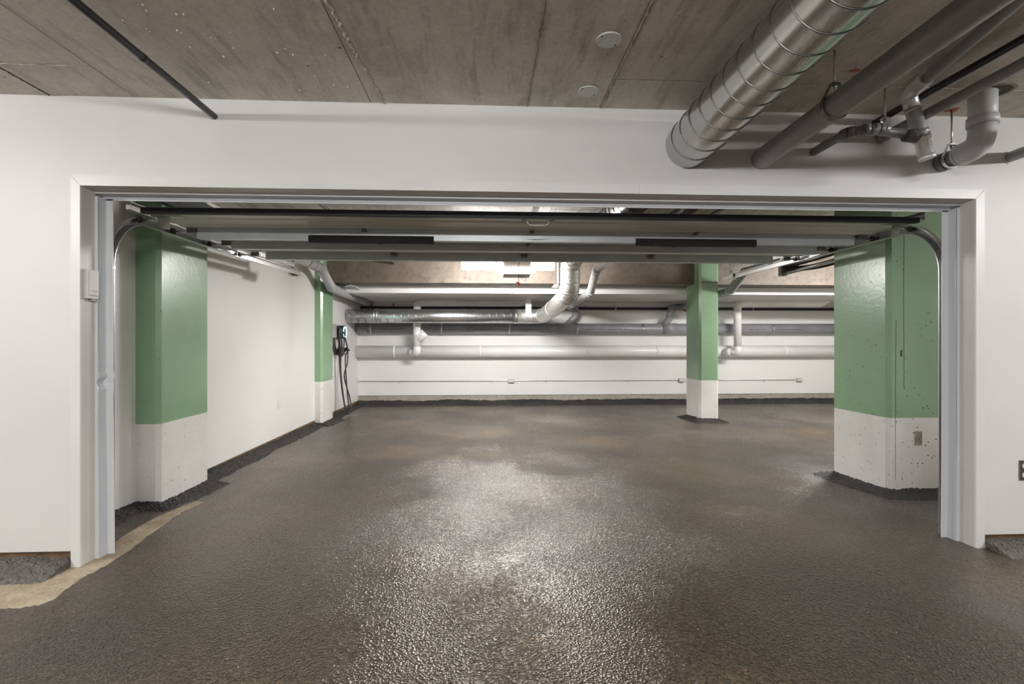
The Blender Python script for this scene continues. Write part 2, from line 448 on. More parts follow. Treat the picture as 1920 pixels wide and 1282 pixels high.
struct('wall_right', MB().box((XR, Y1, -.15), (XR+.2, YB+.2, ZC+.005)), 'wall_paint_inner', 'white painted right wall of the garage')
struct('wall_aisle_rear', MB().box((AX0, AY-.2, -.05), (AX1, AY, ZC+.1)), 'wall_paint', 'white wall across the aisle')
struct('wall_aisle_left', MB().box((AX0-.2, AY-.2, -.05), (AX0, Y1, ZC+.1)), 'wall_paint', 'white end wall of the aisle')
struct('wall_aisle_right', MB().box((AX1, AY-.2, -.05), (AX1+.2, Y1, ZC+.1)), 'wall_paint', 'white end wall of the aisle, far side')
# beam and soffit at the back
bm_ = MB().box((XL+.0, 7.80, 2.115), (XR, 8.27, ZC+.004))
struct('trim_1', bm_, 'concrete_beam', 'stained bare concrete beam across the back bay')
struct('trim_2', MB().box((XL+.001, 8.271, 2.0), (XR-.001, YB-.001, ZC+.003)), 'wall_paint_inner', 'white boxed soffit behind the concrete beam')

# ---- loose asphalt banks along the walls
def berm(name, pts, nrm, wid, hgt, mat, label, seed=1, step=.016, rows=11, z0=None, seal=.03):
    P = [Vector((*p, 0)) for p in pts]; Nn = [Vector((*q, 0)).normalized() for q in nrm]
    mb = MB(); rnd = random.Random(seed); cols = 0
    for i in range(len(P)-1):
        L = (P[i+1]-P[i]).length; n = max(2, int(L/step))
        for k in range(n+(i == len(P)-2)):
            t = k/n; p = P[i].lerp(P[i+1], t); q = Nn[i].lerp(Nn[i+1], t).normalized()
            u = cols*step
            ww = wid*(1+.28*mnoise.noise(Vector((u*1.7, seed, 0)))+.12*mnoise.noise(Vector((u*9, seed, 2))))
            hh = hgt*(1+.45*mnoise.noise(Vector((u*1.3, seed, 5)))+.2*mnoise.noise(Vector((u*8, seed, 6))))
            for j in range(rows):
                s_ = j/(rows-1); xy = p+q*(ww*s_-seal*(1-s_))
                jit = (1-s_*.4)
                xy += Vector((rnd.uniform(-1, 1), rnd.uniform(-1, 1), 0))*.004
                z = fz(xy.x, xy.y)+hh*(1-s_)**.85+rnd.uniform(-1, 1)*.0065*jit-.012*(s_ > .95)
                mb.v.append(Vector((xy.x, xy.y, z)))
            cols += 1
    for a in range(cols-1):
        for j in range(rows-1):
            b_ = a*rows+j; mb.f.append([b_, b_+1, b_+rows+1, b_+rows]); mb.sm.append(False); mb.mi.append(0)
    for a in (0, cols-1):
        n0 = len(mb.v)
        for j in range(rows): p = mb.v[a*rows+j]; mb.v.append(Vector((p.x, p.y, fz(p.x, p.y)-.03)))
        for j in range(rows-1): mb.f.append([a*rows+j, a*rows+j+1, n0+j+1, n0+j]); mb.sm.append(False); mb.mi.append(0)
    o = mb.build(name, mat); return tag(o, label, None, None, 'structure')
CL = (-2.43, 3.80, 4.43)     # left near column: side X, front Y, back Y
C1 = (-2.485, 7.6, 8.1)
CR = (3.205, 3.83, 3.82, 4.44)
C2 = (3.31, 3.62, 7.6, 8.11)
berm('trim_3', [(XL, 2.96), (XL, CL[1]-.02), (CL[0], CL[1]-.02), (CL[0], CL[2]), (XL, CL[2]+.02), (XL, C1[1]-.02), (C1[0], C1[1]-.02), (C1[0], C1[2]), (XL, C1[2]+.02), (XL, YB)],
     [(1,0), (1,-1), (1,-1), (1,0), (1,.3), (1,-.3), (1,-1), (1,0), (1,.3), (1,-1)], .21, .036, 'asphalt_loose', 'black loose asphalt bank along the left garage wall', 3, .011, 15)
berm('trim_4', [(XL, YB+.03), (XR, YB+.03)], [(0,-1), (0,-1)], .30, .095, 'asphalt_loose', 'black loose asphalt bank along the back wall', 5)
berm('trim_5', [(C2[0], C2[3]), (C2[0], C2[2]), (C2[1], C2[2]), (C2[1], C2[3])], [(-1,.2), (-1,-1), (1,-1), (1,.2)], .17, .055, 'asphalt_loose', 'black loose asphalt bank around the slim column', 8)
berm('trim_6', [(CR[0], CR[3]), (CR[0], CR[2]), (3.55, CR[2]), (4.6, CR[2])], [(-1,.3), (-.8,-1), (0,-1), (0,-1)], .20, .045, 'asphalt_loose', 'black loose asphalt bank around the wide column', 9)
berm('trim_7', [(-8, Y0), (-3.2, Y0), (-2.6, Y0), (-2.212, Y0)], [(0,-1), (0,-1), (0,-1), (.0,-1)], .20, .055, 'asphalt_loose_dry', 'grey loose asphalt bank at the foot of the white wall, keypad side', 11)
berm('trim_8', [(2.888, Y0), (3.4, Y0), (8, Y0)], [(0,-1), (0,-1), (0,-1)], .17, .05, 'asphalt_loose_dry', 'grey loose asphalt bank at the foot of the white wall, outlet side', 12)
berm('trim_9', [(4.6, Y1), (2.95, Y1)], [(0,1), (0,1)], .2, .04, 'asphalt_loose', 'black loose asphalt bank behind the doorway wall', 14)
# dry sand left uncovered by the asphalt
def strip(name, inner, outer, mat, lift, label, n=90, rows=16, seed=2):
    A = catmull([wp(*p, Z=0) for p in inner], 20); B = catmull([wp(*p, Z=0) for p in outer], 20)
    mb = MB(); rnd = random.Random(seed)
    def at(L, t): t *= len(L)-1; i = min(int(t), len(L)-2); return L[i].lerp(L[i+1], t-i)
    for i in range(n+1):
        a, b_ = at(A, i/n), at(B, i/n)
        b_ = b_+(b_-a).normalized()*(.025*mnoise.noise(Vector((i*.35, seed, 0)))+.008*rnd.uniform(-1, 1))
        for j in range(rows+1):
            p = a.lerp(b_, j/rows); e = min(1, (rows-j)/3)
            mb.v.append(Vector((p.x, p.y, fz(p.x, p.y)-.002+(lift+.002+.0012*rnd.random())*e)))
    for i in range(n):
        for j in range(rows):
            q = i*(rows+1)+j; mb.f.append([q, q+1, q+rows+2, q+rows+1]); mb.sm.append(True); mb.mi.append(0)
    return tag(mb.build(name, mat), label, 'sand', None, 'stuff')
strip('sand_patch', [(-260,1075), (-60,1078), (40,1076), (125,1060), (165,1050), (212,1020), (240,1000), (300,965), (368,936)],
      [(-330,1170), (-60,1148), (40,1143), (92,1130), (150,1087), (205,1058), (262,1018), (332,965), (380,937)], 'sand', .004, 'dry beige sand strip beside the jamb and white wall')

# ---- columns
def column(name, poly, z0, zs, z1, label, split=True):
    r = thing(name, (poly[0][0], poly[0][1], z0), label, 'column')
    MB().prism(poly, 'z', zs, z1).build('painted_shaft', 'green_paint', r)
    MB().prism(poly, 'z', z0, zs).build('white_foot', 'white_paint_column', r)
    return r
def chamf(x0, x1, y0, y1, ch, left=True, right=True):
    p = []
    p += [(x0, y1)]
    p += [(x0, y0+ch), (x0+ch, y0)] if left else [(x0, y0)]
    p += [(x1-ch, y0), (x1, y0+ch)] if right else [(x1, y0)]
    p += [(x1, y1)]
    return p
cl = column('concrete_column', chamf(XL, CL[0], CL[1], CL[2], .028, False, True), -.02, .587, ZC+.005, 'green and white painted concrete column half sunk in the left wall near the door')
c1 = column('concrete_column', chamf(XL, C1[0], C1[1], C1[2], .03, False, True), -.08, .592, ZC+.004, 'narrow green and white pilaster on the left wall beside the car charger')
cr = column('concrete_column', chamf(CR[0], CR[1], CR[2], CR[3], .03, True, True), -.02, .587, ZC+.005, 'wide green and white column with a bare patch, near the door')
c2 = column('concrete_column', chamf(C2[0], C2[1], C2[2], C2[3], .03, True, True), -.08, .592, ZC+.004, 'slim free-standing green and white column in front of the back wall')
# bare patch, cracks and rust line on the wide column
MB().bbox((3.425, CR[2]-.004, .365), (3.487, CR[2]+.01, .478), .002).build('bare_patch', 'bare_concrete', cr, 'unpainted concrete rectangle')
def crack(pts, wd, y, name, mat, parent, seed):
    rnd = random.Random(seed); vs = []; fs = []
    n = 70; P = [Vector(p) for p in pts]
    for i in range(n+1):
        t = i/n*(len(P)-1); a = min(int(t), len(P)-2); p = P[a].lerp(P[a+1], t-a); j = rnd.uniform(-1, 1)*wd*.8; ww = wd*rnd.uniform(.4, 1)
        vs += [(p.x+j-ww, y, p.y), (p.x+j, y-.0025, p.y), (p.x+j+ww, y, p.y)]
    for i in range(n): a = 3*i; fs += [(a, a+1, a+4, a+3), (a+1, a+2, a+5, a+4)]
    MB().add(vs, fs).build(name, mat, parent)
def cp(px, py): q = wp(px, py, Y=CR[2]); return (q.x, q.z)
crack([cp(1695,440), cp(1694,560), cp(1695,660), cp(1695,730)], .0022, CR[2]-.0005, 'rust_line', 'crack_dark', cr, 4)
crack([cp(1690,656), cp(1690,668)], .009, CR[2]-.0005, 'rust_line', 'crack_dark', cr, 5)
crack([cp(1680,600), cp(1679,730), cp(1679,900)], .0012, CR[2]-.0005, 'crack', 'crack_dark', cr, 6)
q0 = wp(1310,529, Y=C2[2]); q1 = wp(1346,529, Y=C2[2])
rnd = random.Random(3); vs = []; fs = []
for i in range(31):
    x = q0.x+(q1.x-q0.x)*i/30; ww = .014*rnd.random()**2; zz = q0.z+rnd.uniform(-.006, .006)
    vs += [(x, C2[2]-.0005, zz-ww), (x, C2[2]-.003, zz), (x, C2[2]-.0005, zz+ww)]
for i in range(30): a = 3*i; fs += [(a, a+1, a+4, a+3), (a+1, a+2, a+5, a+4)]
MB().add(vs, fs).build('crack', 'crack_dark', c2)

# ================================================================== DOORWAY TRIM
CX0, CX1, CZ = -2.208, 2.885, 2.081    # casing outside
IX0, IX1, IZ = -2.161, 2.832, 2.028    # casing inside
YF = Y0-.008
tr = thing('door_casing', (IX0, Y0, 0), 'white metal casing lining the wide garage doorway', 'door casing')
def mitre_left():
    return MB().prism([(CX0, -.006), (IX0, -.006), (IX0, IZ), (CX0, CZ)], 'y', YF, Y0+.004)
def mitre_right():
    return MB().prism([(CX1, 0.0), (IX1, 0.0), (IX1, IZ), (CX1, CZ)], 'y', YF, Y0+.004)
mitre_left().build('side_casing', 'trim_white', tr); mitre_right().build('side_casing', 'trim_white', tr)
xs = .85
MB().prism([(CX0+.002, CZ), (xs-.0008, CZ), (xs-.0008, IZ), (IX0+.002, IZ)], 'y', YF, Y0+.004).build('head_casing', 'trim_white', tr)
MB().prism([(xs+.0008, CZ), (CX1-.002, CZ), (IX1-.002, IZ), (xs+.0008, IZ)], 'y', YF+.001, Y0+.004).build('head_casing', 'trim_white', tr)
# reveals
YR, YS = 2.843, 2.905
MB().box((IX0-.012, Y0+.004, -.004), (IX0, YR, IZ+.012)).build('reveal', 'reveal_grey', tr)
MB().box((IX1, Y0+.004, 0), (IX1+.012, YR, IZ+.012)).build('reveal', 'reveal_grey', tr)
MB().box((IX0, Y0+.004, IZ), (IX1, YR, IZ+.012)).build('reveal', 'reveal_grey', tr)
# vinyl stop, two steps; the left one is buckled lower down
SX0, SX1 = IX0+.014, IX1-.014
TX0, TX1 = SX0+.036, SX1-.036
S1Z, S2Z = IZ-.012, IZ-.034
def buckle(z, side):
    if side > 0: return .006*max(0, (0.5-z)/.5)
    d = .010*max(0, (.85-z)/.85)
    d += .016*math.exp(-((z-.985)/.05)**2)*math.sin((z-.985)*70)-.010*math.exp(-((z-.98)/.03)**2)
    return d
def stop(side):
    x1, x2, x3 = (IX0, SX0, TX0) if side < 0 else (IX1, SX1, TX1)
    sg = 1 if side < 0 else -1
    zs = [i/120*2.0 for i in range(121)]
    a, b_, c_ = MB(), MB(), MB()
    for part, mbx in (('a', a), ('b', b_), ('c', c_)):
        vs = []
        for z in zs:
            k = buckle(z, side)*sg; zz = min(z, S1Z if part != 'c' else S2Z+.02)
            if part == 'a': q = [(x1, YR), (x2+k*.35, YR), (x2+k*.35, YR+.006), (x1, YR+.006)]
            elif part == 'b': q = [(x2+k*.35-sg*.004, YR+.004), (x2+k*.35, YR+.004), (x2+k*.9, YS), (x2+k*.9-sg*.004, YS)]
            else: q = [(x2+k*.9-sg*.004, YS), (x3+k*.3, YS+abs(k)*.5), (x3+k*.3, YS+.006+abs(k)*.5), (x2+k*.9-sg*.004, YS+.006)]
            vs += [(x, y, zz) for x, y in q]
        fs = [[4*i+m, 4*i+(m+1) % 4, 4*i+4+(m+1) % 4, 4*i+4+m] for i in range(120) for m in range(4)]
        mbx.add(vs, fs, False)
    a.build('stop_face', 'vinyl_white', tr); b_.build('stop_return', 'vinyl_bluish', tr); c_.build('weather_flap', 'vinyl_white', tr)
stop(-1); stop(1)
MB().box((IX0, YR, S1Z), (IX1, YR+.006, IZ+.004)).build('stop_face', 'vinyl_white', tr)
MB().box((IX0, YR+.006, S1Z), (IX1, YS, S1Z+.004)).build('stop_return', 'vinyl_bluish', tr)
MB().box((IX0, YS-.006, S1Z-.016), (IX1, YS, S1Z)).build('stop_bead', 'vinyl_bluish', tr)
MB().box((SX0, YS, S2Z), (SX1, YS+.006, S1Z+.004)).build('weather_flap', 'vinyl_white', tr)

# keypad on the left reveal
kp = thing('door_keypad', (IX0, 2.80, 1.43), 'beige wireless keypad fixed to the left door jamb', 'keypad')
MB().bbox((IX0, 2.765, 1.430), (IX0+.024, 2.838, 1.588), .003).build('base', 'plastic_white', kp)
MB().bbox((IX0+.0235, 2.769, 1.447), (IX0+.030, 2.834, 1.586), .003).build('cover', 'plastic_white', kp)
MB().box((IX0+.0295, 2.786, 1.470), (IX0+.0305, 2.824, 1.476)).build('grip_slot', 'plastic_grey', kp)
MB().bbox((IX0+.002, 2.80, 1.418), (IX0+.018, 2.83, 1.431), .003).build('hinge', 'plastic_grey', kp)

# outlet on the wall right of the doorway
ol = thing('wall_outlet', (3.16, Y0, .39), 'steel plated duplex outlet on the white wall beside the doorway', 'outlet')
MB().bbox((3.100, Y0-.006, .388), (3.215, Y0, .506), .003).build('plate', 'steel_dark', ol)
for z in (.420, .474):
    for x in (3.131, 3.184):
        mb = MB().tube([(x, Y0-.006, z), (x, Y0-.010, z)], .017, 20); o = mb.build('receptacle', 'plastic_white', ol)
        MB().box((x-.007, Y0-.0105, z-.004), (x-.005, Y0-.0098, z+.005)).box((x+.005, Y0-.0105, z-.004), (x+.007, Y0-.0098, z+.005)).build('slot', 'plastic_black', o)

# ================================================================== PIPES OVER THE AISLE
def helix(path_a, path_b, r, pitch, rr, seg=28):
    a, b_ = Vector(path_a), Vector(path_b); L = (b_-a).length; t = (b_-a)/L
    up = Vector((0,0,1)); u = t.cross(up).normalized(); v = t.cross(u); n = int(L/pitch*seg)
    return [a+t*(L*i/n)+(u*math.cos(2*math.pi*i/seg)+v*math.sin(2*math.pi*i/seg))*r for i in range(n+1)]
DX, DZ, DR = 1.131, 2.306, .129
du = thing('spiral_duct', (DX, Y0, DZ-DR), 'shiny galvanized spiral duct through the doorway wall, bent down to the back wall', 'duct')
MB().tube([(DX, -4.9, DZ+.03), (DX, 1.3, DZ+.03), (DX, 2.75, DZ), (DX, 6.45, DZ)], DR, 56).build('duct_run', 'galvanized', du)
MB().tube(helix((DX, 1.3, DZ+.03), (DX, 2.75, DZ), DR+.001, .118, .003), .0032, 6).build('spiral_seam', 'seam_metal', du)
MB().tube(helix((DX, 2.95, DZ), (DX, 6.4, DZ), DR+.001, .118, .003), .0032, 6).build('spiral_seam', 'seam_metal', du)
DY = 9.30; DZB = 1.672
path = fillet([(DX, 6.4, DZ), (DX, 6.72, DZ-.02), (DX, 6.80, 1.86), (DX-.04, 8.2, 1.745), (DX-.12, 9.28, DZB), (DX-.62, DY, DZB)], [.16, .2, .3, .22], 8)
MB().tube(path, DR+.004, 40).build('wrapped_elbow', 'foil_wrap', du)
for i, p in enumerate(path):
    if i in (1, 4, 8, 10, 13, 16, 18, 20, 23, 26, 29, 32, 35):
        t = path[min(i+1, len(path)-1)]-path[i-1]
        MB().ring(p, t, DR, DR+.010, .006, 40).build('band', 'galvanized_far', du)
MB().tube([(DX-.6, DY, DZB), (XL+.001, DY, DZB)], DR, 48).build('back_run', 'galvanized_far', du)
MB().tube(helix((DX-.62, DY, DZB), (XL+.02, DY, DZB), DR+.001, .135, .003), .004, 6).build('spiral_seam', 'track_steel', du)
for x in (-2.08, -2.03, DX-.60): MB().ring((x, DY, DZB), (1,0,0), DR, DR+.007, .022 if x > 0 else .012, 40).build('coupling', 'galvanized_far', du)
# grey drain through the wall
GX, GZ, GR = 1.552, 2.235, .056
gp = thing('drain_pipe', (GX, Y0, GZ-GR), 'thick dark grey plastic drain pipe beside the spiral duct', 'pipe')
MB().tube([(GX, -4.9, GZ+.042), (GX, 1.2, GZ+.042), (GX, 2.75, GZ), (GX, 6.9, GZ-.01)], GR, 40).build('pipe_run', 'pvc_grey', gp)
gpath = fillet([(GX, 6.85, GZ-.01), (GX, 7.0, GZ-.012), (GX, 7.45, 1.935), (GX+.04, 9.2, 1.90)], [.14, .14], 8)
MB().tube(gpath, GR+.003, 32).build('offset_bend', 'pvc_pale', gp)
MB().tube([(GX, 2.14, GZ+.0165), (GX, 2.185, GZ+.0153)], GR+.0015, 40).build('coupling', 'pvc_grey', gp)
for p, t in ((gpath[1], (0,1,0)), (gpath[9], (0,1,-.6)), (gpath[12], (0,1,-.5)), (gpath[-2], (0,1,0))):
    MB().ring(p, t, GR, GR+.007, .02, 32).build('socket', 'pvc_pale', gp)
MB().tube(fillet([(GX+.04, 9.15, 1.90), (GX+.05, 9.7, 1.89), (GX+.22, 9.90, 1.85), (GX+.22, 9.93, 1.70), (GX-.02, 9.95, 1.46)], .1), GR+.012, 28).build('lower_bend', 'pvc_far', gp)
def ink_dashes(parent, axis_x, axis_z, r, y0, y1, ang, n, along='y', fixed=None, seed=1, hgt=.006):
    rnd = random.Random(seed); mb = MB(); t = y0
    while t < y1:
        l = rnd.uniform(.006, .016)
        vs = []
        for a_ in (ang-hgt/r, ang+hgt/r):
            for q in (t, t+l):
                c_, s_ = math.cos(a_)*(r+.0006), math.sin(a_)*(r+.0006)
                vs.append((axis_x+c_, q, axis_z+s_) if along == 'y' else (q, axis_x+c_, axis_z+s_))
        mb.add(vs, [(0,1,3,2)]); t += l+rnd.choice((.004, .004, .006, .03))
    o = mb.build('print', 'ink_black', parent); o['kind'] = 'stuff'
ink_dashes(gp, GX, GZ+.027, GR, 1.6, 1.9, math.radians(-62), 10, seed=3)
ink_dashes(gp, GX, GZ+.011, GR+.001, 2.05, 2.6, math.radians(-66), 10, seed=4, hgt=.004)

# clevis hangers
def hanger(center, axis, r, ztop, label, wide=.022, mat='steel_dark', rx=0):
    c0 = Vector(center); a = Vector(axis).normalized()
    h = thing('pipe_hanger', (c0.x, c0.y, c0.z-r-.004), label, 'hanger', 'clevis pipe hangers')
    side = a.cross(Vector((0,0,1))).normalized(); apex = c0.z+r+max(.03, r*.75)
    mb = MB(); prof = []
    for k in range(25):
        t = math.radians(-205+230*k/24)
        prof.append(c0+side*math.cos(t)*(r+.0025)+Vector((0,0,math.sin(t)*(r+.0025))))
    L = [c0+side*(-.016)+Vector((0,0,apex-c0.z))]+prof+[c0+side*.016+Vector((0,0,apex-c0.z))]
    vs = []; fs = []
    for p in L:
        d = (p-c0); d.z = d.z; o = d.normalized()*.0028
        vs += [p-a*wide/2, p+a*wide/2, p+a*wide/2+o, p-a*wide/2+o]
    for i in range(len(L)-1):
        for m in range(4): fs.append([4*i+m, 4*i+(m+1) % 4, 4*i+4+(m+1) % 4, 4*i+4+m])
    fs += [[0,1,2,3], [4*len(L)-4+m for m in range(4)]]
    mb.add(vs, fs).build('strap', mat, h)
    MB().box((c0.x-.019, c0.y-.011, apex-.004), (c0.x+.019, c0.y+.011, apex+.003)).build('saddle', mat, h)
    MB().tube([(c0.x, c0.y, apex-.03), (c0.x, c0.y, ztop)], .0048, 10).build('threaded_rod', 'steel_bright', h)
    for z in (apex+.008, apex-.012): MB().tube([(c0.x, c0.y, z-.005), (c0.x, c0.y, z+.005)], .009, 6).build('nut', 'steel_bright', h)
    return h
hanger((GX, 2.147, GZ+.0163), (0,1,0), GR+.0015, ZC, 'dark clevis hanger with threaded rod holding the thick grey drain pipe')

# black sprinkler lines
def sprinkler(x, z, r, label, y1):
    s_ = thing('sprinkler_pipe', (x, Y0, z-r), label, 'pipe')
    MB().tube([(x, -4.9, z), (x, 1.5, z), (x, y1, z)], r, 20).build('pipe_run', 'pipe_black', s_)
    return s_
sp = sprinkler(-1.47, 2.412, .0165, 'thin black steel sprinkler pipe hung alone under the ceiling', 7.79)
MB().tube([(-1.47, 2.18, 2.412), (-1.47, 2.21, 2.412)], .0175, 20).build('coupling', 'pipe_black', sp)
sp2 = sprinkler(2.226, 2.458, .0185, 'black steel sprinkler pipe between the grey plastic pipes', 7.79)
# slim grey pipe passing behind the zinc riser
p5 = thing('drain_pipe', (2.258, Y0, 2.345), 'slim grey pipe passing behind the zinc riser into the wall', 'pipe')
MB().tube([(2.258, -4.9, 2.40), (2.258, 1.5, 2.375), (2.258, 3.3, 2.366)], .0255, 24).build('pipe_run', 'pvc_grey', p5)
MB().ring((2.258, Y0-.02, 2.3685), (0,1,0), .0255, .031, .022, 24).build('collar', 'pvc_grey', p5)
p7 = thing('drain_pipe', (3.035, Y0, 2.24), 'grey pipe entering the white wall on its own past the doorway corner', 'pipe')
MB().tube([(3.075, -4.9, 2.31), (3.05, 1.5, 2.285), (3.035, 2.9, 2.272)], .030, 24).build('pipe_run', 'pvc_grey', p7)
MB().ring((3.037, Y0-.003, 2.2735), (0,1,0), .030, .036, .004, 24).build('sealant', 'plastic_white', p7)
# zinc riser with its branch
ra, rb = Vector((2.150, 2.44, 2.475)), Vector((2.258, 2.44, 2.135))
rz = thing('vent_riser', (rb.x, rb.y, rb.z), 'leaning zinc-coated riser with a grey branch pipe beside the elbow', 'pipe')
rt = (rb-ra).normalized()
MB().tube([ra+rt*.06, rb], .034, 28).build('riser', 'pipe_zinc', rz)
MB().tube(fillet([(2.10, 2.27, 2.462), (2.148, 2.43, 2.462), (2.172, 2.44, 2.40)], .05, 8), .035, 28).build('top_elbow', 'pipe_zinc', rz)
MB().tube([(1.64, .6, 2.452), (2.105, 2.29, 2.462)], .027, 24).build('upper_run', 'pvc_grey', rz)
for s0, hw, rr in ((.095, .004, .038), (.215, .012, .041), (.245, .012, .041), (.345, .010, .038)):
    MB().ring(ra+rt*s0, rt, .033, rr, hw, 28).build('band', 'pipe_zinc', rz)
tj = ra+rt*.232
br = fillet([tj-Vector((.02, 0, 0)), (1.93, 2.44, 2.285), (1.862, 2.50, 2.284), (1.862, 2.748, 2.283)], .07, 8)
MB().tube(br, .023, 24).build('branch_pipe', 'pvc_dark', rz)
MB().tube([tj-Vector((.02, 0, 0)), tj-Vector((.085, 0, 0))], [.036, .029], 24).build('tee_socket', 'pvc_dark', rz)
for i, p in ((1, None), (5, None), (10, None), (14, None)):
    t = br[i+1]-br[i-1]; MB().ring(br[i], t, .022, .0285, .017, 24).build('socket', 'pvc_dark', rz)
def stamp(parent, center, axis, toward, r, strokes, size, flip=1):
    # worn pale marks on a fitting, illegible: only the strokes that show; u along the pipe, v round it
    a = Vector(axis).normalized(); e1 = Vector(toward); e1 = (e1-a*e1.dot(a)).normalized(); e2 = a.cross(e1)
    if e2.z < 0: e2 = -e2
    mb = MB()
    for (u0, v0), (u1, v1) in strokes:
        p, q = Vector((u0, v0)), Vector((u1, v1)); t = (q-p).normalized()*.055; nn = Vector((-t.y, t.x)); vs = []
        for w_ in (p-t-nn, q+t-nn, q+t+nn, p-t+nn):
            an = (w_.y-.5)*size/r
            vs.append(Vector(center)+a*((w_.x-.5)*size*flip)+(e1*math.cos(an)+e2*math.sin(an))*(r+.0008))
        mb.add(vs, [(0,1,2,3)])
    o = mb.build('stamp', 'stamp_pale', parent); o['kind'] = 'stuff'
plain('stamp_pale', (.52,.50,.44), .6, 0, .2, 200)
SL = .0295
MB().tube([(1.958, 2.44, 2.2847), (1.986, 2.44, 2.2847)], SL, 28).build('sleeve', 'pvc_dark', rz)
MB().tube([(1.988, 2.44, 2.2847), (2.014, 2.44, 2.2847)], SL, 28).build('sleeve', 'pvc_dark', rz)
mk1 = [((.1,.05),(.9,.15)), ((.1,.05),(.1,.4)), ((.1,.4),(.4,.4)), ((.9,.15),(.9,.5)), ((.4,.3),(.7,.45)), ((.4,.6),(.4,.9)), ((.4,.75),(.8,.85))]
mk2 = [((.1,.05),(.8,.15)), ((.1,.05),(.1,.4)), ((.8,.15),(.85,.6)), ((.3,.3),(.6,.7)), ((.6,.7),(.8,.6)), ((.3,.6),(.3,.9))]
stamp(rz, (1.972, 2.44, 2.2847), (1,0,0), (0,-1,-.15), SL, mk1, .019)
stamp(rz, (2.001, 2.44, 2.2847), (1,0,0), (0,-1,-.15), SL, mk2, .019)
mk3 = [((.3,.0),(.9,.1)), ((.3,.0),(.3,.2)), ((.9,.1),(.9,.25)), ((.3,.4),(.5,.6)), ((.5,.6),(.3,.8)), ((.3,.8),(.7,1.)), ((.7,1.),(.8,.6)), ((.8,.6),(.5,.4))]
hanger((2.03, 2.44, 2.2845), (1,0,0), .0235, ZC, 'small bright clevis hanger on the branch of the zinc riser', .018, 'steel_bright')
# pale elbow drop
ex, ey = 2.592, 2.476
el = thing('drain_elbow', (ex, ey, 2.18), 'pale grey plastic elbow dropping from the ceiling and turning into the wall', 'pipe')
MB().tube([(ex, ey, 2.5045), (ex, ey, 2.335)], .060, 36).build('drop', 'pvc_light', el)
MB().ring((ex, ey, 2.352), (0,0,1), .058, .067, .022, 36).build('socket', 'pvc_light', el)
MB().tube(fillet([(ex, ey, 2.345), (ex+.002, ey+.01, 2.235), (ex+.010, ey+.12, 2.225)], .09, 12), .059, 36).build('bend', 'pvc_light', el)
MB().tube([(ex+.009, ey+.10, 2.227), (ex+.032, Y0+.01, 2.232)], .045, 32).build('stub', 'pvc_dark', el)
MB().ring((ex+.012, ey+.135, 2.2275), (.08,1,.03), .044, .054, .010, 32).build('rim', 'pvc_light', el)
MB().ring((ex+.03, Y0-.03, 2.231), (.08,1,.03), .044, .052, .022, 32).build('rim', 'pvc_dark', el)
hanger((ex+.021, ey+.195, 2.229), (.08,1,0), .046, ZC, 'bright clevis hanger round the stub of the pale elbow', .02, 'steel_bright')
stamp(el, (ex+.0155, ey+.165, 2.2284), (.08,1,.03), (-.6,-.4,-.35), .045, mk3, .022)
# bored hole beside the elbow, and splashes of marking paint
def disc(name, mat, x, y, rx, ry, parent, z=zc-.0012, th=.002, seg=28, jit=0, seed=1, rot=0):
    rnd = random.Random(seed); P = []
    for k in range(seg):
        a = 2*math.pi*k/seg; r_ = 1+jit*rnd.uniform(-1, 1); u, v = math.cos(a)*rx*r_, math.sin(a)*ry*r_
        P.append((x+u*math.cos(rot)-v*math.sin(rot), y+u*math.sin(rot)+v*math.cos(rot)))
    return MB().prism(P, 'z', z, z+th).build(name, mat, parent)
disc('bored_hole_rim', 'bare_concrete', ex+.05, ey-.02, .085, .085, ceil, zc-.002, .003, 32, .05)
disc('bored_hole', 'joint_dark', ex+.045, ey-.018, .072, .072, ceil, zc-.003, .003, 32, .03)
disc('paint_mark', 'ink_red', wp(1603,132, Z=ZC).x, wp(1603,132, Z=ZC).y, .022, .014, ceil, zc-.001, .002, 24, .5, 3)
disc('paint_mark', 'ink_red', ex+.022, ey+.195, .03, .022, ceil, zc-.001, .002, 24, .5, 5)
for i in range(46):   # drips of mortar stuck to the slab
    x, y = random.uniform(-1.5, -.7), random.uniform(1.85, 2.7)
    if i > 34: x, y = random.uniform(1.3, 2.0), random.uniform(1.9, 2.6)
    r_ = random.uniform(.0035, .008)
    MB().tube([(x, y, zc+.001), (x, y, zc-.002), (x, y, zc-.004-r_*.6)], [r_, r_*.8, r_*.2], 8).build('mortar_drip', 'joint_crust', ceil)
# two round cover plates
for i, (px, py) in enumerate(((1141.5, 73), (1103, 169.5))):
    q = wp(px, py, Z=ZC)
    cvr = thing('cover_plate', (q.x, q.y, ZC-.01), ('round pale blank ceiling cover plate set farther out from the white wall', 'round pale blank ceiling cover plate close to the white wall')[i], 'cover plate', 'round ceiling cover plates')
    mb = MB().prism([(q.x+.055*math.cos(k*math.pi/20), q.y+.055*math.sin(k*math.pi/20)) for k in range(40)], 'z', ZC-.008, ZC-.0015); mb.build('plate', 'cover_plate', cvr)
    for sx in (-1, 1):
        MB().tube([(q.x+sx*.036, q.y+sx*.030, ZC-.0075), (q.x+sx*.036, q.y+sx*.030, ZC-.0095)], .004, 10).build('screw', 'plastic_black', cvr)

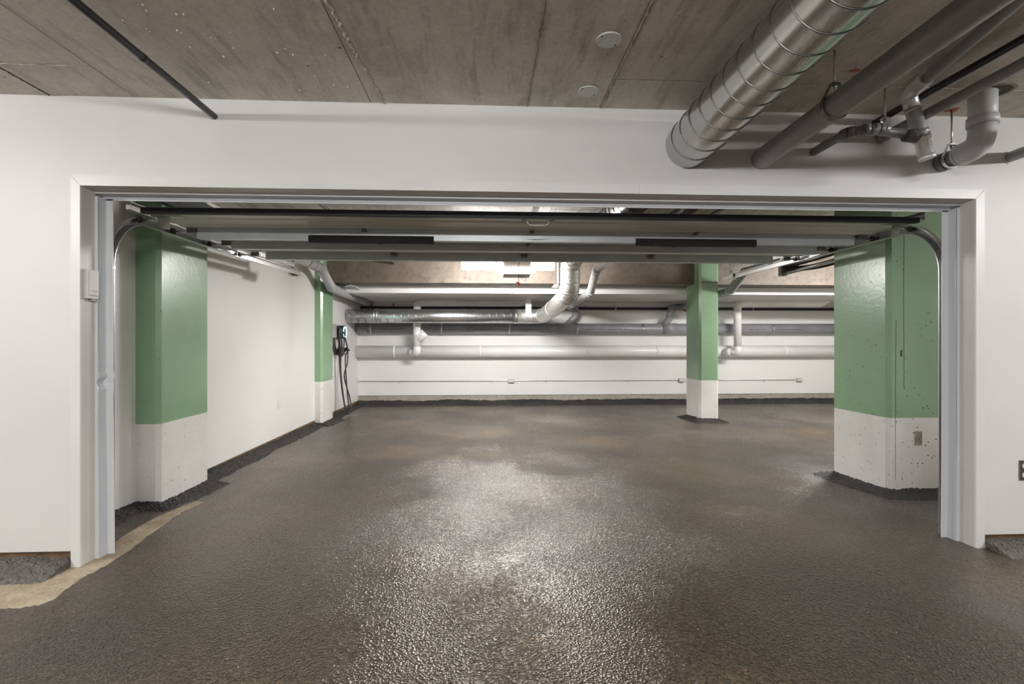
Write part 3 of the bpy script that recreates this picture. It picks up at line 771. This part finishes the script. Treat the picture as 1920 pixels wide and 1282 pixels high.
# ================================================================== SECTIONAL DOOR
GX0, GX1, ZP = -2.075, 2.795, 1.978
gd = thing('garage_door', ((GX0+GX1)/2, 3.12, ZP), 'raised grey sectional garage door hanging flat under the ceiling', 'garage door')
edges = [3.128, 3.50, 3.955, 4.42]
TH_ = .042
for i in range(3):
    a, b_ = edges[i]+.002, edges[i+1]-.002
    prof = [(a, ZP+TH_), (a, ZP), (a+.05, ZP), (a+.055, ZP+.006), (a+.12, ZP+.006), (a+.125, ZP), (b_-.125, ZP), (b_-.12, ZP+.006), (b_-.055, ZP+.006), (b_-.05, ZP), (b_, ZP), (b_, ZP+TH_)]
    MB().prism(prof, 'x', GX0, GX1).build('door_section', 'door_skin', gd)
# top section rides in the upper rails and tilts up
a, b_ = 4.424, 4.93; zt = .135
MB().prism([(a, ZP), (a, ZP+TH_), (b_, ZP+zt+TH_), (b_, ZP+zt)], 'x', GX0, GX1).build('door_section', 'door_skin', gd)
sl = MB().prism([(3.088, ZP-.006), (3.088, ZP+.030), (3.127, ZP+.032), (3.127, ZP-.004)], 'x', GX0-.01, GX1+.01).build('bottom_seal', 'rubber_black', gd)
MB().box((GX0, 3.1275, ZP-.003), (GX1, 3.145, ZP+.0)).build('seal_retainer', 'strut_steel', gd)
def strut(y, hgt, x0, x1):
    z = ZP
    prof = [(y, z), (y, z-hgt), (y+.055, z-hgt), (y+.055, z), (y+.052, z), (y+.052, z-hgt+.003), (y+.003, z-hgt+.003), (y+.003, z)]
    return MB().prism(prof, 'x', x0, x1).build('strut', 'strut_steel', gd)
st1 = strut(3.50, .072, -1.99, 2.68); strut(3.945, .060, -1.985, 2.715); strut(4.42, .062, -1.93, 2.61)
# foam pads on the first strut
for x0, x1 in ((-1.232, -.376), (1.058, 1.934)):
    prof = []
    for k in range(24):
        t = 2*math.pi*k/24; cx_, cz_ = math.cos(t), math.sin(t)
        prof.append((3.494+.018*math.copysign(abs(cx_)**.55, cx_), 1.908+.0265*math.copysign(abs(cz_)**.55, cz_)))
    MB().prism(prof, 'x', x0, x1, smooth=True).build('foam_pad', 'foam_black', st1, 'black foam sleeve')
# hinges
def hinge(x, y, big=False):
    w_ = .05 if big else .03; m = 'steel_dark'
    mb = MB().box((x-w_/2, y-.045, ZP-.005), (x+w_/2, y-.008, ZP-.0005)).tube([(x-w_/2, y-.006, ZP-.010), (x+w_/2, y-.006, ZP-.010)], .007, 10)
    if big: mb.box((x-w_/2, y-.012, ZP-.03), (x+w_/2, y-.002, ZP-.004)); mb.tube([(x+w_*.6, y-.012, ZP-.016), (x-w_*.6, y-.012, ZP-.016)], .005, 8)
    mb.build('hinge', m, gd)
for px in (683, 997, 1304): q = wp(px, 434, Y=3.49); hinge(q.x, 3.497)
for px in (713, 990, 1262): q = wp(px, 457, Y=3.94); hinge(q.x, 3.943)
for px in (739, 983, 1220): q = wp(px, 478, Y=4.41); hinge(q.x, 4.418, True)
# lift handle under the bottom section
hx = wp(1008, 420, Y=3.19).x
MB().tube(fillet([(hx-.075, 3.155, ZP-.003), (hx-.06, 3.16, ZP-.035), (hx+.06, 3.16, ZP-.035), (hx+.075, 3.155, ZP-.003)], .03, 8), .0035, 8).build('lift_handle', 'steel_bright', gd)
for sx in (-1, 1): MB().bbox((hx+sx*.09-.016, 3.15, ZP-.006), (hx+sx*.09+.016, 3.166, ZP), .002).build('handle_foot', 'steel_dark', gd)
# corner brackets and rollers
for sx, xe in ((-1, GX0), (1, GX1)):
    inn = -sx
    pl = [(xe+inn*.03, ZP+.0), (xe+inn*.11, ZP+.0), (xe+inn*.11, ZP-.085), (xe+inn*.068, ZP-.085)]
    MB().prism(pl, 'y', 3.17, 3.174).build('corner_bracket', 'steel_bright', gd)
    MB().box((min(xe, xe+inn*.18), 3.165, ZP-.006), (max(xe, xe+inn*.18), 3.21, ZP-.0005)).build('bracket_foot', 'steel_bright', gd)
    for y in (3.19, 3.515, 3.96, 4.435):
        xr_ = -2.156 if sx < 0 else 2.829
        MB().tube([(xe+inn*.10, y, ZP-.022), (xr_, y, ZP-.022)], .0055, 10).build('roller_stem', 'steel_bright', gd)
        MB().tube([(xr_-.008, y, ZP-.022), (xr_+.008, y, ZP-.022)], .020, 20).build('roller', 'plastic_black', gd)
        if y > 3.3: MB().box((min(xe+inn*.02, xe+inn*.09), y-.02, ZP-.034), (max(xe+inn*.02, xe+inn*.09), y+.025, ZP-.002)).build('roller_bracket', 'steel_dark', gd)

# ---- tracks
def track(sx, label):
    xo = -2.18 if sx < 0 else 2.852
    t = thing('door_track', (xo, 2.945, 0), label, 'door track')
    o = 1 if sx < 0 else -1
    prof = [(0,-.026), (o*.032,-.026), (o*.032,-.021), (o*.003,-.023), (o*.003,.023), (o*.032,.021), (o*.032,.026), (0,.026)]
    yv, R = 2.945, .325; zc_ = ZP-.022-R; yc = yv+R
    MB().sweep([(xo, yv, .0), (xo, yv, .5), (xo, yv, zc_-.002)], prof).build('vertical_track', 'track_steel', t)
    arc = [(xo, yc-R*math.cos(a), zc_+R*math.sin(a)) for a in [math.pi/2*k/24 for k in range(25)]]
    MB().sweep(arc, prof).build('curved_track', 'track_steel', t)
    MB().sweep([(xo, yc+.001, zc_+R), (xo, 4.4, zc_+R), (xo, 5.90 if sx < 0 else 5.78, zc_+R+(.03 if sx < 0 else .0))], prof).build('horizontal_track', 'track_steel', t)
    # upper low-headroom rail
    MB().sweep([(xo, 3.10, zc_+R+.062), (xo, 4.4, zc_+R+.075), (xo, 5.72, zc_+R+.10)], prof).build('upper_track', 'track_steel', t)
    MB().box((xo+min(0, -o*.004), yv-.030, zc_-.012), (xo+max(0, o*.034), yv+.030, zc_+.0)).build('joint_plate', 'steel_bright', t)
    for z in (.35, .95, 1.45):
        MB().box((min(xo-o*.05, xo), yv-.02, z), (max(xo-o*.05, xo), yv+.012, z+.05)).build('jamb_bracket', 'steel_bright', t)
    # perforated hanger angle at the rear end, up to the ceiling
    xa = xo-o*.012
    mb = MB().box((xa-.016, 5.70, zc_+R-.03), (xa+.016, 5.703, ZC-.001)).box((xa-.016, 5.70, zc_+R-.03), (xa-.013, 5.73, ZC-.001)); mb.build('hanger_angle', 'track_steel', t)
    MB().box((xo-.02, 5.60, zc_+R-.034), (xo+.02, 5.86, zc_+R-.030)).box((xo-.02, 5.60, zc_+R-.032), (xo-.016, 5.86, zc_+R+.03)).build('end_angle', 'steel_bright', t)
    for y in (5.74, 5.80): MB().tube([(xo-.018, y, zc_+R+.0), (xo+o*.006, y, zc_+R+.0)], .007, 6).build('bolt', 'plastic_black', t)
    return t
track(-1, 'galvanized curved door track on the keypad side of the doorway')
track(1, 'galvanized curved door track beside the wide green column')
# ---- door opener with its rail and release cord
op = thing('door_opener', (.37, 6.3, 2.04), 'garage door opener with lit lens and red release handle', 'door opener')
ox = .372
MB().bbox((ox-.175, 6.20, 2.118), (ox+.175, 6.55, 2.27), .01).build('housing', 'opener_grey', op)
lens = MB(); zt_, zb_ = 2.116, 2.050
vs = [(ox-.26, 6.19, zt_), (ox+.26, 6.19, zt_), (ox+.26, 6.56, zt_), (ox-.26, 6.56, zt_), (ox-.17, 6.22, zb_), (ox+.17, 6.22, zb_), (ox+.17, 6.53, zb_), (ox-.17, 6.53, zb_)]
lens.add(vs, [(0,1,2,3), (4,7,6,5), (0,4,5,1), (1,5,6,2), (2,6,7,3), (3,7,4,0)]); lens.build('lens', 'lens_opener', op)
MB().bbox((ox-.175, 6.205, 2.040), (ox+.175, 6.54, 2.0495), .003).build('base_plate', 'opener_grey', op)
MB().box((ox-.02, 2.96, 2.215), (ox+.02, 6.2, 2.245)).build('rail', 'track_steel', op)
for u in (-.16, .13): MB().box((ox+u, 6.30, 2.27), (ox+u+.03, 6.33, ZC)).build('hanger_strap', 'track_steel', op)
MB().box((ox-.03, 4.95, 2.18), (ox+.03, 5.12, 2.215)).build('trolley', 'steel_dark', op)
q = lambda px, py: wp(px, py, Y=5.05)
cord = catmull([(q(973,480)), q(972,516), q(973,527), q(972,531)], 6)
rc = MB().tube([(ox, 5.05, 2.18)]+cord[3:], .003, 8).build('release_cord', 'plastic_black', op)
MB().tube(catmull([q(973,517), q(980,524), q(985,526), q(984,516), q(980,520), q(975,517)], 6), .0024, 6).build('cord_loop', 'plastic_black', rc)
hq = q(972, 532)
MB().tube([hq+Vector((-.021, 0, .012)), hq+Vector((.021, 0, -.006))], .011, 10).tube([hq, hq+Vector((0, 0, -.032))], [.011, .006], 10).build('release_handle', 'red_plastic', rc)
# ---- strip lights
def strip_light(c0, length, along, label, tube_mat, group=None):
    cx_, cy_, cz_ = c0; h = length/2
    s_ = thing('strip_light', (cx_, cy_, cz_+.06), label, 'light', group)
    def B(a, b_, name, mat, u, v):
        if along == 'x': mb = MB().bbox((cx_-h*a, cy_-u, v[0]), (cx_+h*a, cy_+u, v[1]), .004)
        else: mb = MB().bbox((cx_-u, cy_-h*a, v[0]), (cx_+u, cy_+h*a, v[1]), .004)
        return mb.build(name, mat, s_)
    B(1.0, 0, 'housing', 'plastic_white', .026, (cz_+.045, cz_+.085))
    B(.985, 0, 'lens', tube_mat, .055, (cz_-.03, cz_+.044))
    for t in (-.8, .8):
        p = (cx_+h*t, cy_) if along == 'x' else (cx_, cy_+h*t)
        if cz_+.09 < ZC-.005: MB().tube([(*p, cz_+.085), (*p, ZC)], .004, 8).build('hanger_rod', 'steel_bright', s_)
    return s_
strip_light((.275, 6.66, 2.195), 1.26, 'x', 'lit fluorescent strip behind the door opener', 'tube_garage')
strip_light((5.6, 6.2, 2.38), 1.26, 'x', 'lit fluorescent strip beyond the wide green column', 'tube_garage')
strip_light((-3.9, .7, 2.39), 1.26, 'y', 'lit fluorescent strip on the aisle ceiling past the keypad jamb', 'tube_aisle', 'aisle lights')
strip_light((4.7, .7, 2.39), 1.26, 'y', 'lit fluorescent strip on the aisle ceiling past the wall outlet', 'tube_aisle', 'aisle lights')
strip_light((-.1, -1.2, 2.22), 1.26, 'x', 'added out-of-view fill strip on the aisle ceiling hung crosswise between the other two', 'tube_aisle_fill', 'aisle lights')  # fill lamp added behind the camera to brighten the front wall and ceiling

# ================================================================== PIPES IN THE GARAGE
# grey drain hugging the left wall
lp = [(-2.36, 3.2, 2.30), (-2.36, 6.6, 2.245), (-2.36, 7.18, 2.235), (-2.36, 7.62, 2.015), (-2.36, 8.3, 1.99), (-2.36, YB-.002, 1.972)]
ld = thing('drain_pipe', (-2.36, 7, 1.93), 'pale grey drain hugging the left wall and ducking under the beam', 'pipe')
fl = fillet(lp, .16, 8)
MB().tube(fl, .066, 32).build('pipe_run', 'pvc_pale', ld)
def sockets(parent, path, idx, r0, r1, half, mat, name='socket'):
    for i in idx:
        t = Vector(path[min(i+1, len(path)-1)])-Vector(path[max(i-1, 0)]); MB().ring(path[i], t, r0, r1, half, 32).build(name, mat, parent)
jn = [i for i in range(len(fl)) if 6.9 < fl[i].y < 8.2]
sockets(ld, fl, jn[::5], .065, .073, .030, 'pvc_pale')
for y, z in ((6.6, 2.245), (6.85, 2.241), (6.98, 2.239), (7.06, 2.237)): MB().ring((-2.36, y, z), (0,1,0), .065, .071, .006, 32).build('band', 'pvc_grey', ld)
# grey main on the back wall
GY = YB-.135
gm = thing('drain_main', (2, GY, 1.36), 'long thick grey drain main along the back wall', 'pipe')
MB().tube([(XL, GY, 1.462), (2, GY, 1.455), (XR, GY, 1.462)], .107, 36).build('pipe_run', 'pvc_far', gm)
def mainx(px): return wp(px, 617, Y=GY).x
for px0, px1 in ((670, 690), (1042, 1078), (1240, 1268)):
    MB().tube([(mainx(px0), GY, 1.458), (mainx(px1), GY, 1.458)], .113, 36).build('coupling', 'pvc_far', gm)
for px in (697, 829, 955, 1081, 1204, 1446):
    x = mainx(px); MB().ring((x, GY, 1.457), (1,0,0), .106, .1125, .014, 36).build('band_clamp', 'steel_bright', gm)
    MB().box((x-.014, GY, 1.44), (x+.014, YB, 1.475)).build('clamp_foot', 'steel_bright', gm)
for px0, px1, sd in ((700, 760, 1), (800, 940, 2), (960, 1030, 3), (1090, 1180, 4), (1400, 1430, 5), (1450, 1500, 6)):
    ink_dashes(gm, GY, 1.4575, .1075, mainx(px0), mainx(px1), math.radians(188), 5, 'x', seed=sd, hgt=.005)
# white insulated main
WY = YB-.14
wm = thing('insulated_main', (2, WY, .88), 'long white jacketed pipe main low on the back wall', 'pipe')
MB().tube([(XL, WY, 1.0), (XR, WY, 1.0)], .119, 36).build('jacket', 'white_jacket', wm)
for px in (740, 900, 1100, 1230, 1470): MB().ring((wp(px, 660, Y=WY).x, WY, 1.0), (1,0,0), .118, .1205, .02, 36).build('jacket_seam', 'white_jacket', wm)
# black sprinkler main
sm_ = thing('sprinkler_pipe', (2, YB-.036, 1.85), 'black sprinkler main high on the back wall', 'pipe')
MB().tube([(XL+.06, YB-.036, 1.876), (2, YB-.036, 1.873), (XR, YB-.036, 1.871)], .030, 20).build('pipe_run', 'pipe_black', sm_)
x = wp(738, 572, Y=YB-.036).x
MB().tube([(x, YB-.036, 1.91), (x, YB-.036, 1.965)], .010, 10).tube([(x, YB-.036, 1.935), (x, YB-.036, 1.947)], .028, 14).build('sprinkler_head', 'orange_metal', sm_, 'red-brown sprinkler head')
x = wp(1286, 576, Y=YB-.036).x
MB().ring((x, YB-.036, 1.873), (1,0,0), .029, .052, .03, 20).build('grooved_coupling', 'orange_metal', sm_, 'rust orange coupling')
for px in (1154, 1411):
    x = wp(px, 576, Y=YB-.036).x; MB().ring((x, YB-.036, 1.873), (1,0,0), .029, .034, .012, 20).build('clip', 'steel_bright', sm_)
    MB().tube([(x, YB-.036, 1.91), (x, YB-.036, 2.0)], .005, 8).build('hanger_rod', 'steel_bright', sm_)
# white vertical drops from the soffit
def drop(pxv, px_end, label, cone):
    xv = wp(pxv, 600, Y=9.62).x; xe = wp(px_end, 565, Y=9.62).x; y = 9.62
    d = thing('insulated_drop', (xv, y, 1.0), label, 'pipe')
    up = fillet([(xv, y, 1.06), (xv, y, 1.945), (xe-.15, y, 1.955), (xe, y, 2.03)], [.10, .12], 8)
    MB().tube(up, [.072]*len(up), 28).build('jacket', 'white_jacket', d)
    MB().tube(fillet([(xv, y, 1.10), (xv, y, .985), (xv-.16, WY-.11, .985)], .09, 8), .074, 28).build('elbow', 'white_jacket', d)
    t = Vector((-.16, WY-.11-y, 0)); MB().ring((xv-.10, y+.14, .985), t, .073, .080, .05, 28).build('tee_jacket', 'white_jacket', d)
    if cone:
        MB().tube([(xv+.01, y, 1.22), (xv+.11, y-.01, 1.325), (xv+.155, y-.01, 1.372)], [.07, .085, .086], 24).build('wye_cap', 'white_jacket', d)
        MB().ring((xv, y, 1.36), (0,0,1), .071, .0745, .06, 28).build('jacket_band', 'white_jacket', d)
    return d
drop(782, 990, 'white jacketed drop pipe with a stub cap behind the back wall duct', True)
drop(1383, 1550, 'white jacketed drop pipe without a stub cap past the slim column', False)
# strap carrying the back run of the duct
hs = thing('duct_strap', (wp(991, 590, Y=9.15).x, 9.16, 1.54), 'white flat strap hanging the back wall duct from the soffit', 'strap')
sx_ = wp(991, 590, Y=9.15).x
mb = MB().box((sx_-.055, 9.160, 1.672), (sx_+.055, 9.164, 2.0)); mb.ring((sx_, DY, DZB), (1,0,0), DR+.002, DR+.006, .055, 40); mb.build('strap', 'plastic_white', hs)
MB().tube([(sx_, 9.158, 1.985), (sx_, 9.166, 1.985)], .01, 8).build('screw', 'steel_bright', hs)
# grey drain right of the slim column, turning down into the main
rd = thing('drain_pipe', (3.78, 8, 1.9), 'grey drain passing behind the slim column and dropping into the main', 'pipe')
rp = fillet([(3.80, 4.6, 2.30), (3.80, 7.10, 2.26), (3.80, 7.62, 1.985), (3.88, 9.2, 1.94), (3.98, 9.88, 1.91), (3.73, 9.93, 1.90), (3.70, 9.935, 1.66), (3.56, 9.95, 1.50)], [.16, .16, .2, .12, .1, .12], 8)
MB().tube(rp, .066, 30).build('pipe_run', 'pvc_far', rd)
jn = [i for i in range(len(rp)) if 6.9 < rp[i].y < 8.2]
sockets(rd, rp, jn[::6], .065, .074, .03, 'pvc_pale')
jn = [i for i in range(len(rp)) if rp[i].y > 9.7]
sockets(rd, rp, jn[::9], .065, .073, .025, 'pvc_far')
# surface conduit with outlet boxes
cy = YB-.014
def condx(px): return wp(px, 713, Y=cy).x
cz_ = .398
cn = thing('conduit', (condx(672)+.02, cy, cz_), 'thin steel conduit running low along the back wall', 'conduit')
MB().tube([(XL+.02, cy, cz_+.004), (condx(1270), cy, cz_)], .0105, 12).build('conduit_run', 'pipe_zinc', cn)
MB().tube([(condx(1287), cy, cz_), (condx(1490), cy, cz_)], .0105, 12).build('conduit_run', 'pipe_zinc', cn)
MB().tube([(XL+.005, cy, cz_+.004), (XL+.05, cy, cz_+.004)], .018, 12).build('connector', 'pipe_zinc', cn)
for px in (750, 922, 1023, 1177, 1433):
    x = condx(px); MB().box((x-.008, cy-.013, cz_-.03), (x+.008, YB, cz_+.012)).build('strap', 'steel_bright', cn)
for px, lb in ((958, 'small steel outlet box on the conduit under the duct elbow'), (1278, 'small steel outlet box on the conduit beside the slim column'), (1498, 'small steel outlet box at the end of the conduit')):
    x = condx(px); ob = thing('outlet_box', (x, YB, cz_-.04), lb, 'outlet box', 'conduit outlet boxes')
    MB().bbox((x-.06, YB-.05, cz_-.034), (x+.06, YB, cz_+.036), .003).build('box', 'steel_bright', ob)
    for s_ in (-1, 1): MB().bbox((x+s_*.026-.018, YB-.053, cz_-.022), (x+s_*.026+.018, YB-.0495, cz_+.024), .003).build('receptacle', 'plastic_white', ob)
# thin white conduit dropping in front of the beam
wc = thing('conduit', (wp(1047, 500, Y=7.75).x, 7.75, 2.08), 'thin white conduit dropping in front of the beam beside the foil duct', 'conduit')
xw = wp(1047, 500, Y=7.75).x
MB().tube(fillet([(xw-.01, 7.75, ZC), (xw-.005, 7.75, 2.10), (xw-.03, 7.79, 2.07)], .05), .014, 12).build('conduit_run', 'plastic_white', wc)
MB().prism([(xw-.11, 2.045), (xw+.09, 2.045), (xw+.09, 2.06), (xw-.06, 2.11)], 'y', 7.77, 7.80).build('bracket', 'steel_dark', wc)
# thin cable under the soffit at the left
ca = thing('cable', (-2.2, 8.3, 2.0), 'thin grey cable looping under the soffit in the left corner', 'cable')
pts = catmull([wp(648, 537, Y=8.0), wp(660, 535, Y=8.05), wp(672, 540, Y=8.2), wp(679, 550, Y=8.5), wp(700, 557, Y=9.2), wp(712, 562, Y=9.9), wp(772, 563, Y=9.98)], 8)
MB().tube(pts, .008, 8).build('cable_run', 'pvc_light', ca)
# neighbouring door rail with a foam sleeve, beyond the wide column side
nr = thing('neighbour_rail', (3.5, 5.5, 1.9), 'steel rail with black foam sleeve between the door track and the wide green column', 'rail')
A, B_ = wp(1466, 514, Y=5.5), wp(1580, 484, Y=4.75)
MB().tube([A, B_], .022, 4).build('rail', 'track_steel', nr)
A2, B2 = wp(1470, 501, Y=5.5), wp(1585, 468, Y=4.75)
MB().tube([A2, B2], .026, 4).build('rail', 'steel_dark', nr)
MB().tube(catmull([wp(1476, 503, Y=5.45), wp(1500, 503, Y=5.3), wp(1530, 499, Y=5.1), wp(1560, 492, Y=4.92), wp(1590, 480, Y=4.75)], 6), .030, 16).build('foam_sleeve', 'foam_black', nr)
MB().box((A2.x-.05, A2.y-.03, A.z-.02), (A2.x+.02, A2.y+.03, A2.z+.05)).build('end_bracket', 'steel_dark', nr)
MB().box((A2.x-.03, A2.y-.01, A2.z+.04), (A2.x-.0, A2.y+.01, ZC)).build('hanger_angle', 'track_steel', nr)

# ================================================================== CAR CHARGER, SWITCH
ev = thing('car_charger', (XL, 8.75, 1.2), 'wall-mounted car charger with glowing ring and coiled black cable', 'car charger')
def rounded(y0, y1, z0, z1, r, n=6):
    P = []
    for cy_, cz0, a0 in ((y1-r, z1-r, 0), (y0+r, z1-r, 90), (y0+r, z0+r, 180), (y1-r, z0+r, 270)):
        for k in range(n+1):
            a = math.radians(a0+90*k/n); P.append((cy_+r*math.cos(a), cz0+r*math.sin(a)))
    return P
bx0, ey0, ey1, ez0, ez1 = XL, 8.58, 8.81, 1.245, 1.475
MB().prism(rounded(ey0, ey1, ez0, ez1, .09, 8), 'x', XL+.0, XL+.125, smooth=True).build('body', 'plastic_black', ev)
MB().prism(rounded(ey0+.004, ey1-.004, ez0+.004, ez1-.004, .088, 8), 'x', XL+.125, XL+.140, smooth=True).build('face', 'teal_plastic', ev)
out = rounded(ey0+.02, ey1-.02, ez0+.02, ez1-.02, .075, 8); inn = rounded(ey0+.042, ey1-.042, ez0+.042, ez1-.042, .055, 8)
n = len(out); vs = [(XL+.1415, *p) for p in out]+[(XL+.1415, *p) for p in inn]+[(XL+.1395, *p) for p in out]+[(XL+.1395, *p) for p in inn]
fs = []
for i in range(n):
    j = (i+1) % n; fs += [[i, j, n+j, n+i], [i, j, 2*n+j, 2*n+i], [n+i, n+j, 3*n+j, 3*n+i]]
MB().add(vs, fs).build('light_ring', 'led_ring', ev, 'glowing pale blue ring')
MB().prism(rounded(8.70, 8.84, .965, 1.085, .055, 8), 'x', XL, XL+.10, smooth=True).build('holster', 'plastic_black', ev)
MB().tube([(XL+.08, 8.77, 1.04), (XL+.15, 8.79, 1.07), (XL+.17, 8.80, 1.03)], [.032, .036, .03], 16).build('plug', 'plastic_black', ev)
rnd = random.Random(5)
def cab(pts, r=.011, mat='plastic_black'):
    return MB().tube(catmull(pts, 8), r, 10).build('cable', mat, ev)
cxx = XL+.075
cab([(cxx, 8.66, 1.30), (cxx+.03, 8.58, 1.46), (cxx+.02, 8.50, 1.36), (cxx+.02, 8.52, .9), (cxx+.05, 8.52, .5), (cxx+.10, 8.50, .2), (cxx+.16, 8.50, .0), (cxx+.18, 8.54, .02), (cxx+.13, 8.58, .4), (cxx+.08, 8.66, .9), (cxx+.08, 8.78, 1.02)])
cab([(cxx, 8.62, 1.40), (cxx+.03, 8.52, 1.42), (cxx+.035, 8.50, 1.1), (cxx+.03, 8.56, .62), (cxx+.10, 8.52, .15), (cxx+.15, 8.52, .01), (cxx+.20, 8.60, .03), (cxx+.15, 8.66, .25), (cxx+.08, 8.60, .6), (cxx+.10, 8.72, .85), (cxx+.09, 8.74, 1.1), (cxx+.06, 8.58, 1.38)])
cab([(cxx+.02, 8.56, 1.43), (cxx+.05, 8.54, 1.2), (cxx+.04, 8.53, .75), (cxx+.09, 8.50, .3), (cxx+.14, 8.48, .03)])
cab([(cxx+.03, 8.64, 1.40), (cxx+.06, 8.66, 1.2), (cxx+.05, 8.58, .95), (cxx+.05, 8.56, 1.2), (cxx+.03, 8.54, 1.42)])
MB().bbox((XL, 8.37, 1.265), (XL+.05, 8.53, 1.49), .004).build('feed_box', 'plastic_grey', ev)
for k, (y, dp) in enumerate(((8.41, .02), (8.46, .05), (8.50, .06))):
    cab([(XL+.02, y, 1.26), (XL+.02+dp*.3, y, 1.10), (XL+.03+dp*.4, y+.07, .99+.015*k), (XL+.05, y+.16, .985+.015*k), (XL+.07, 8.56, 1.02), (XL+.07, 8.62, 1.28)], .011)
ev.location.x += .002
sw = thing('wall_outlet', (XL, 6.32, .36), 'white outlet plate low on the left garage wall', 'outlet')
MB().bbox((XL, 6.285, .355), (XL+.006, 6.36, .47), .002).build('plate', 'plastic_white', sw)
for z in (.385, .425): MB().bbox((XL+.005, 6.306, z), (XL+.008, 6.338, z+.028), .001).build('receptacle', 'plastic_white', sw)
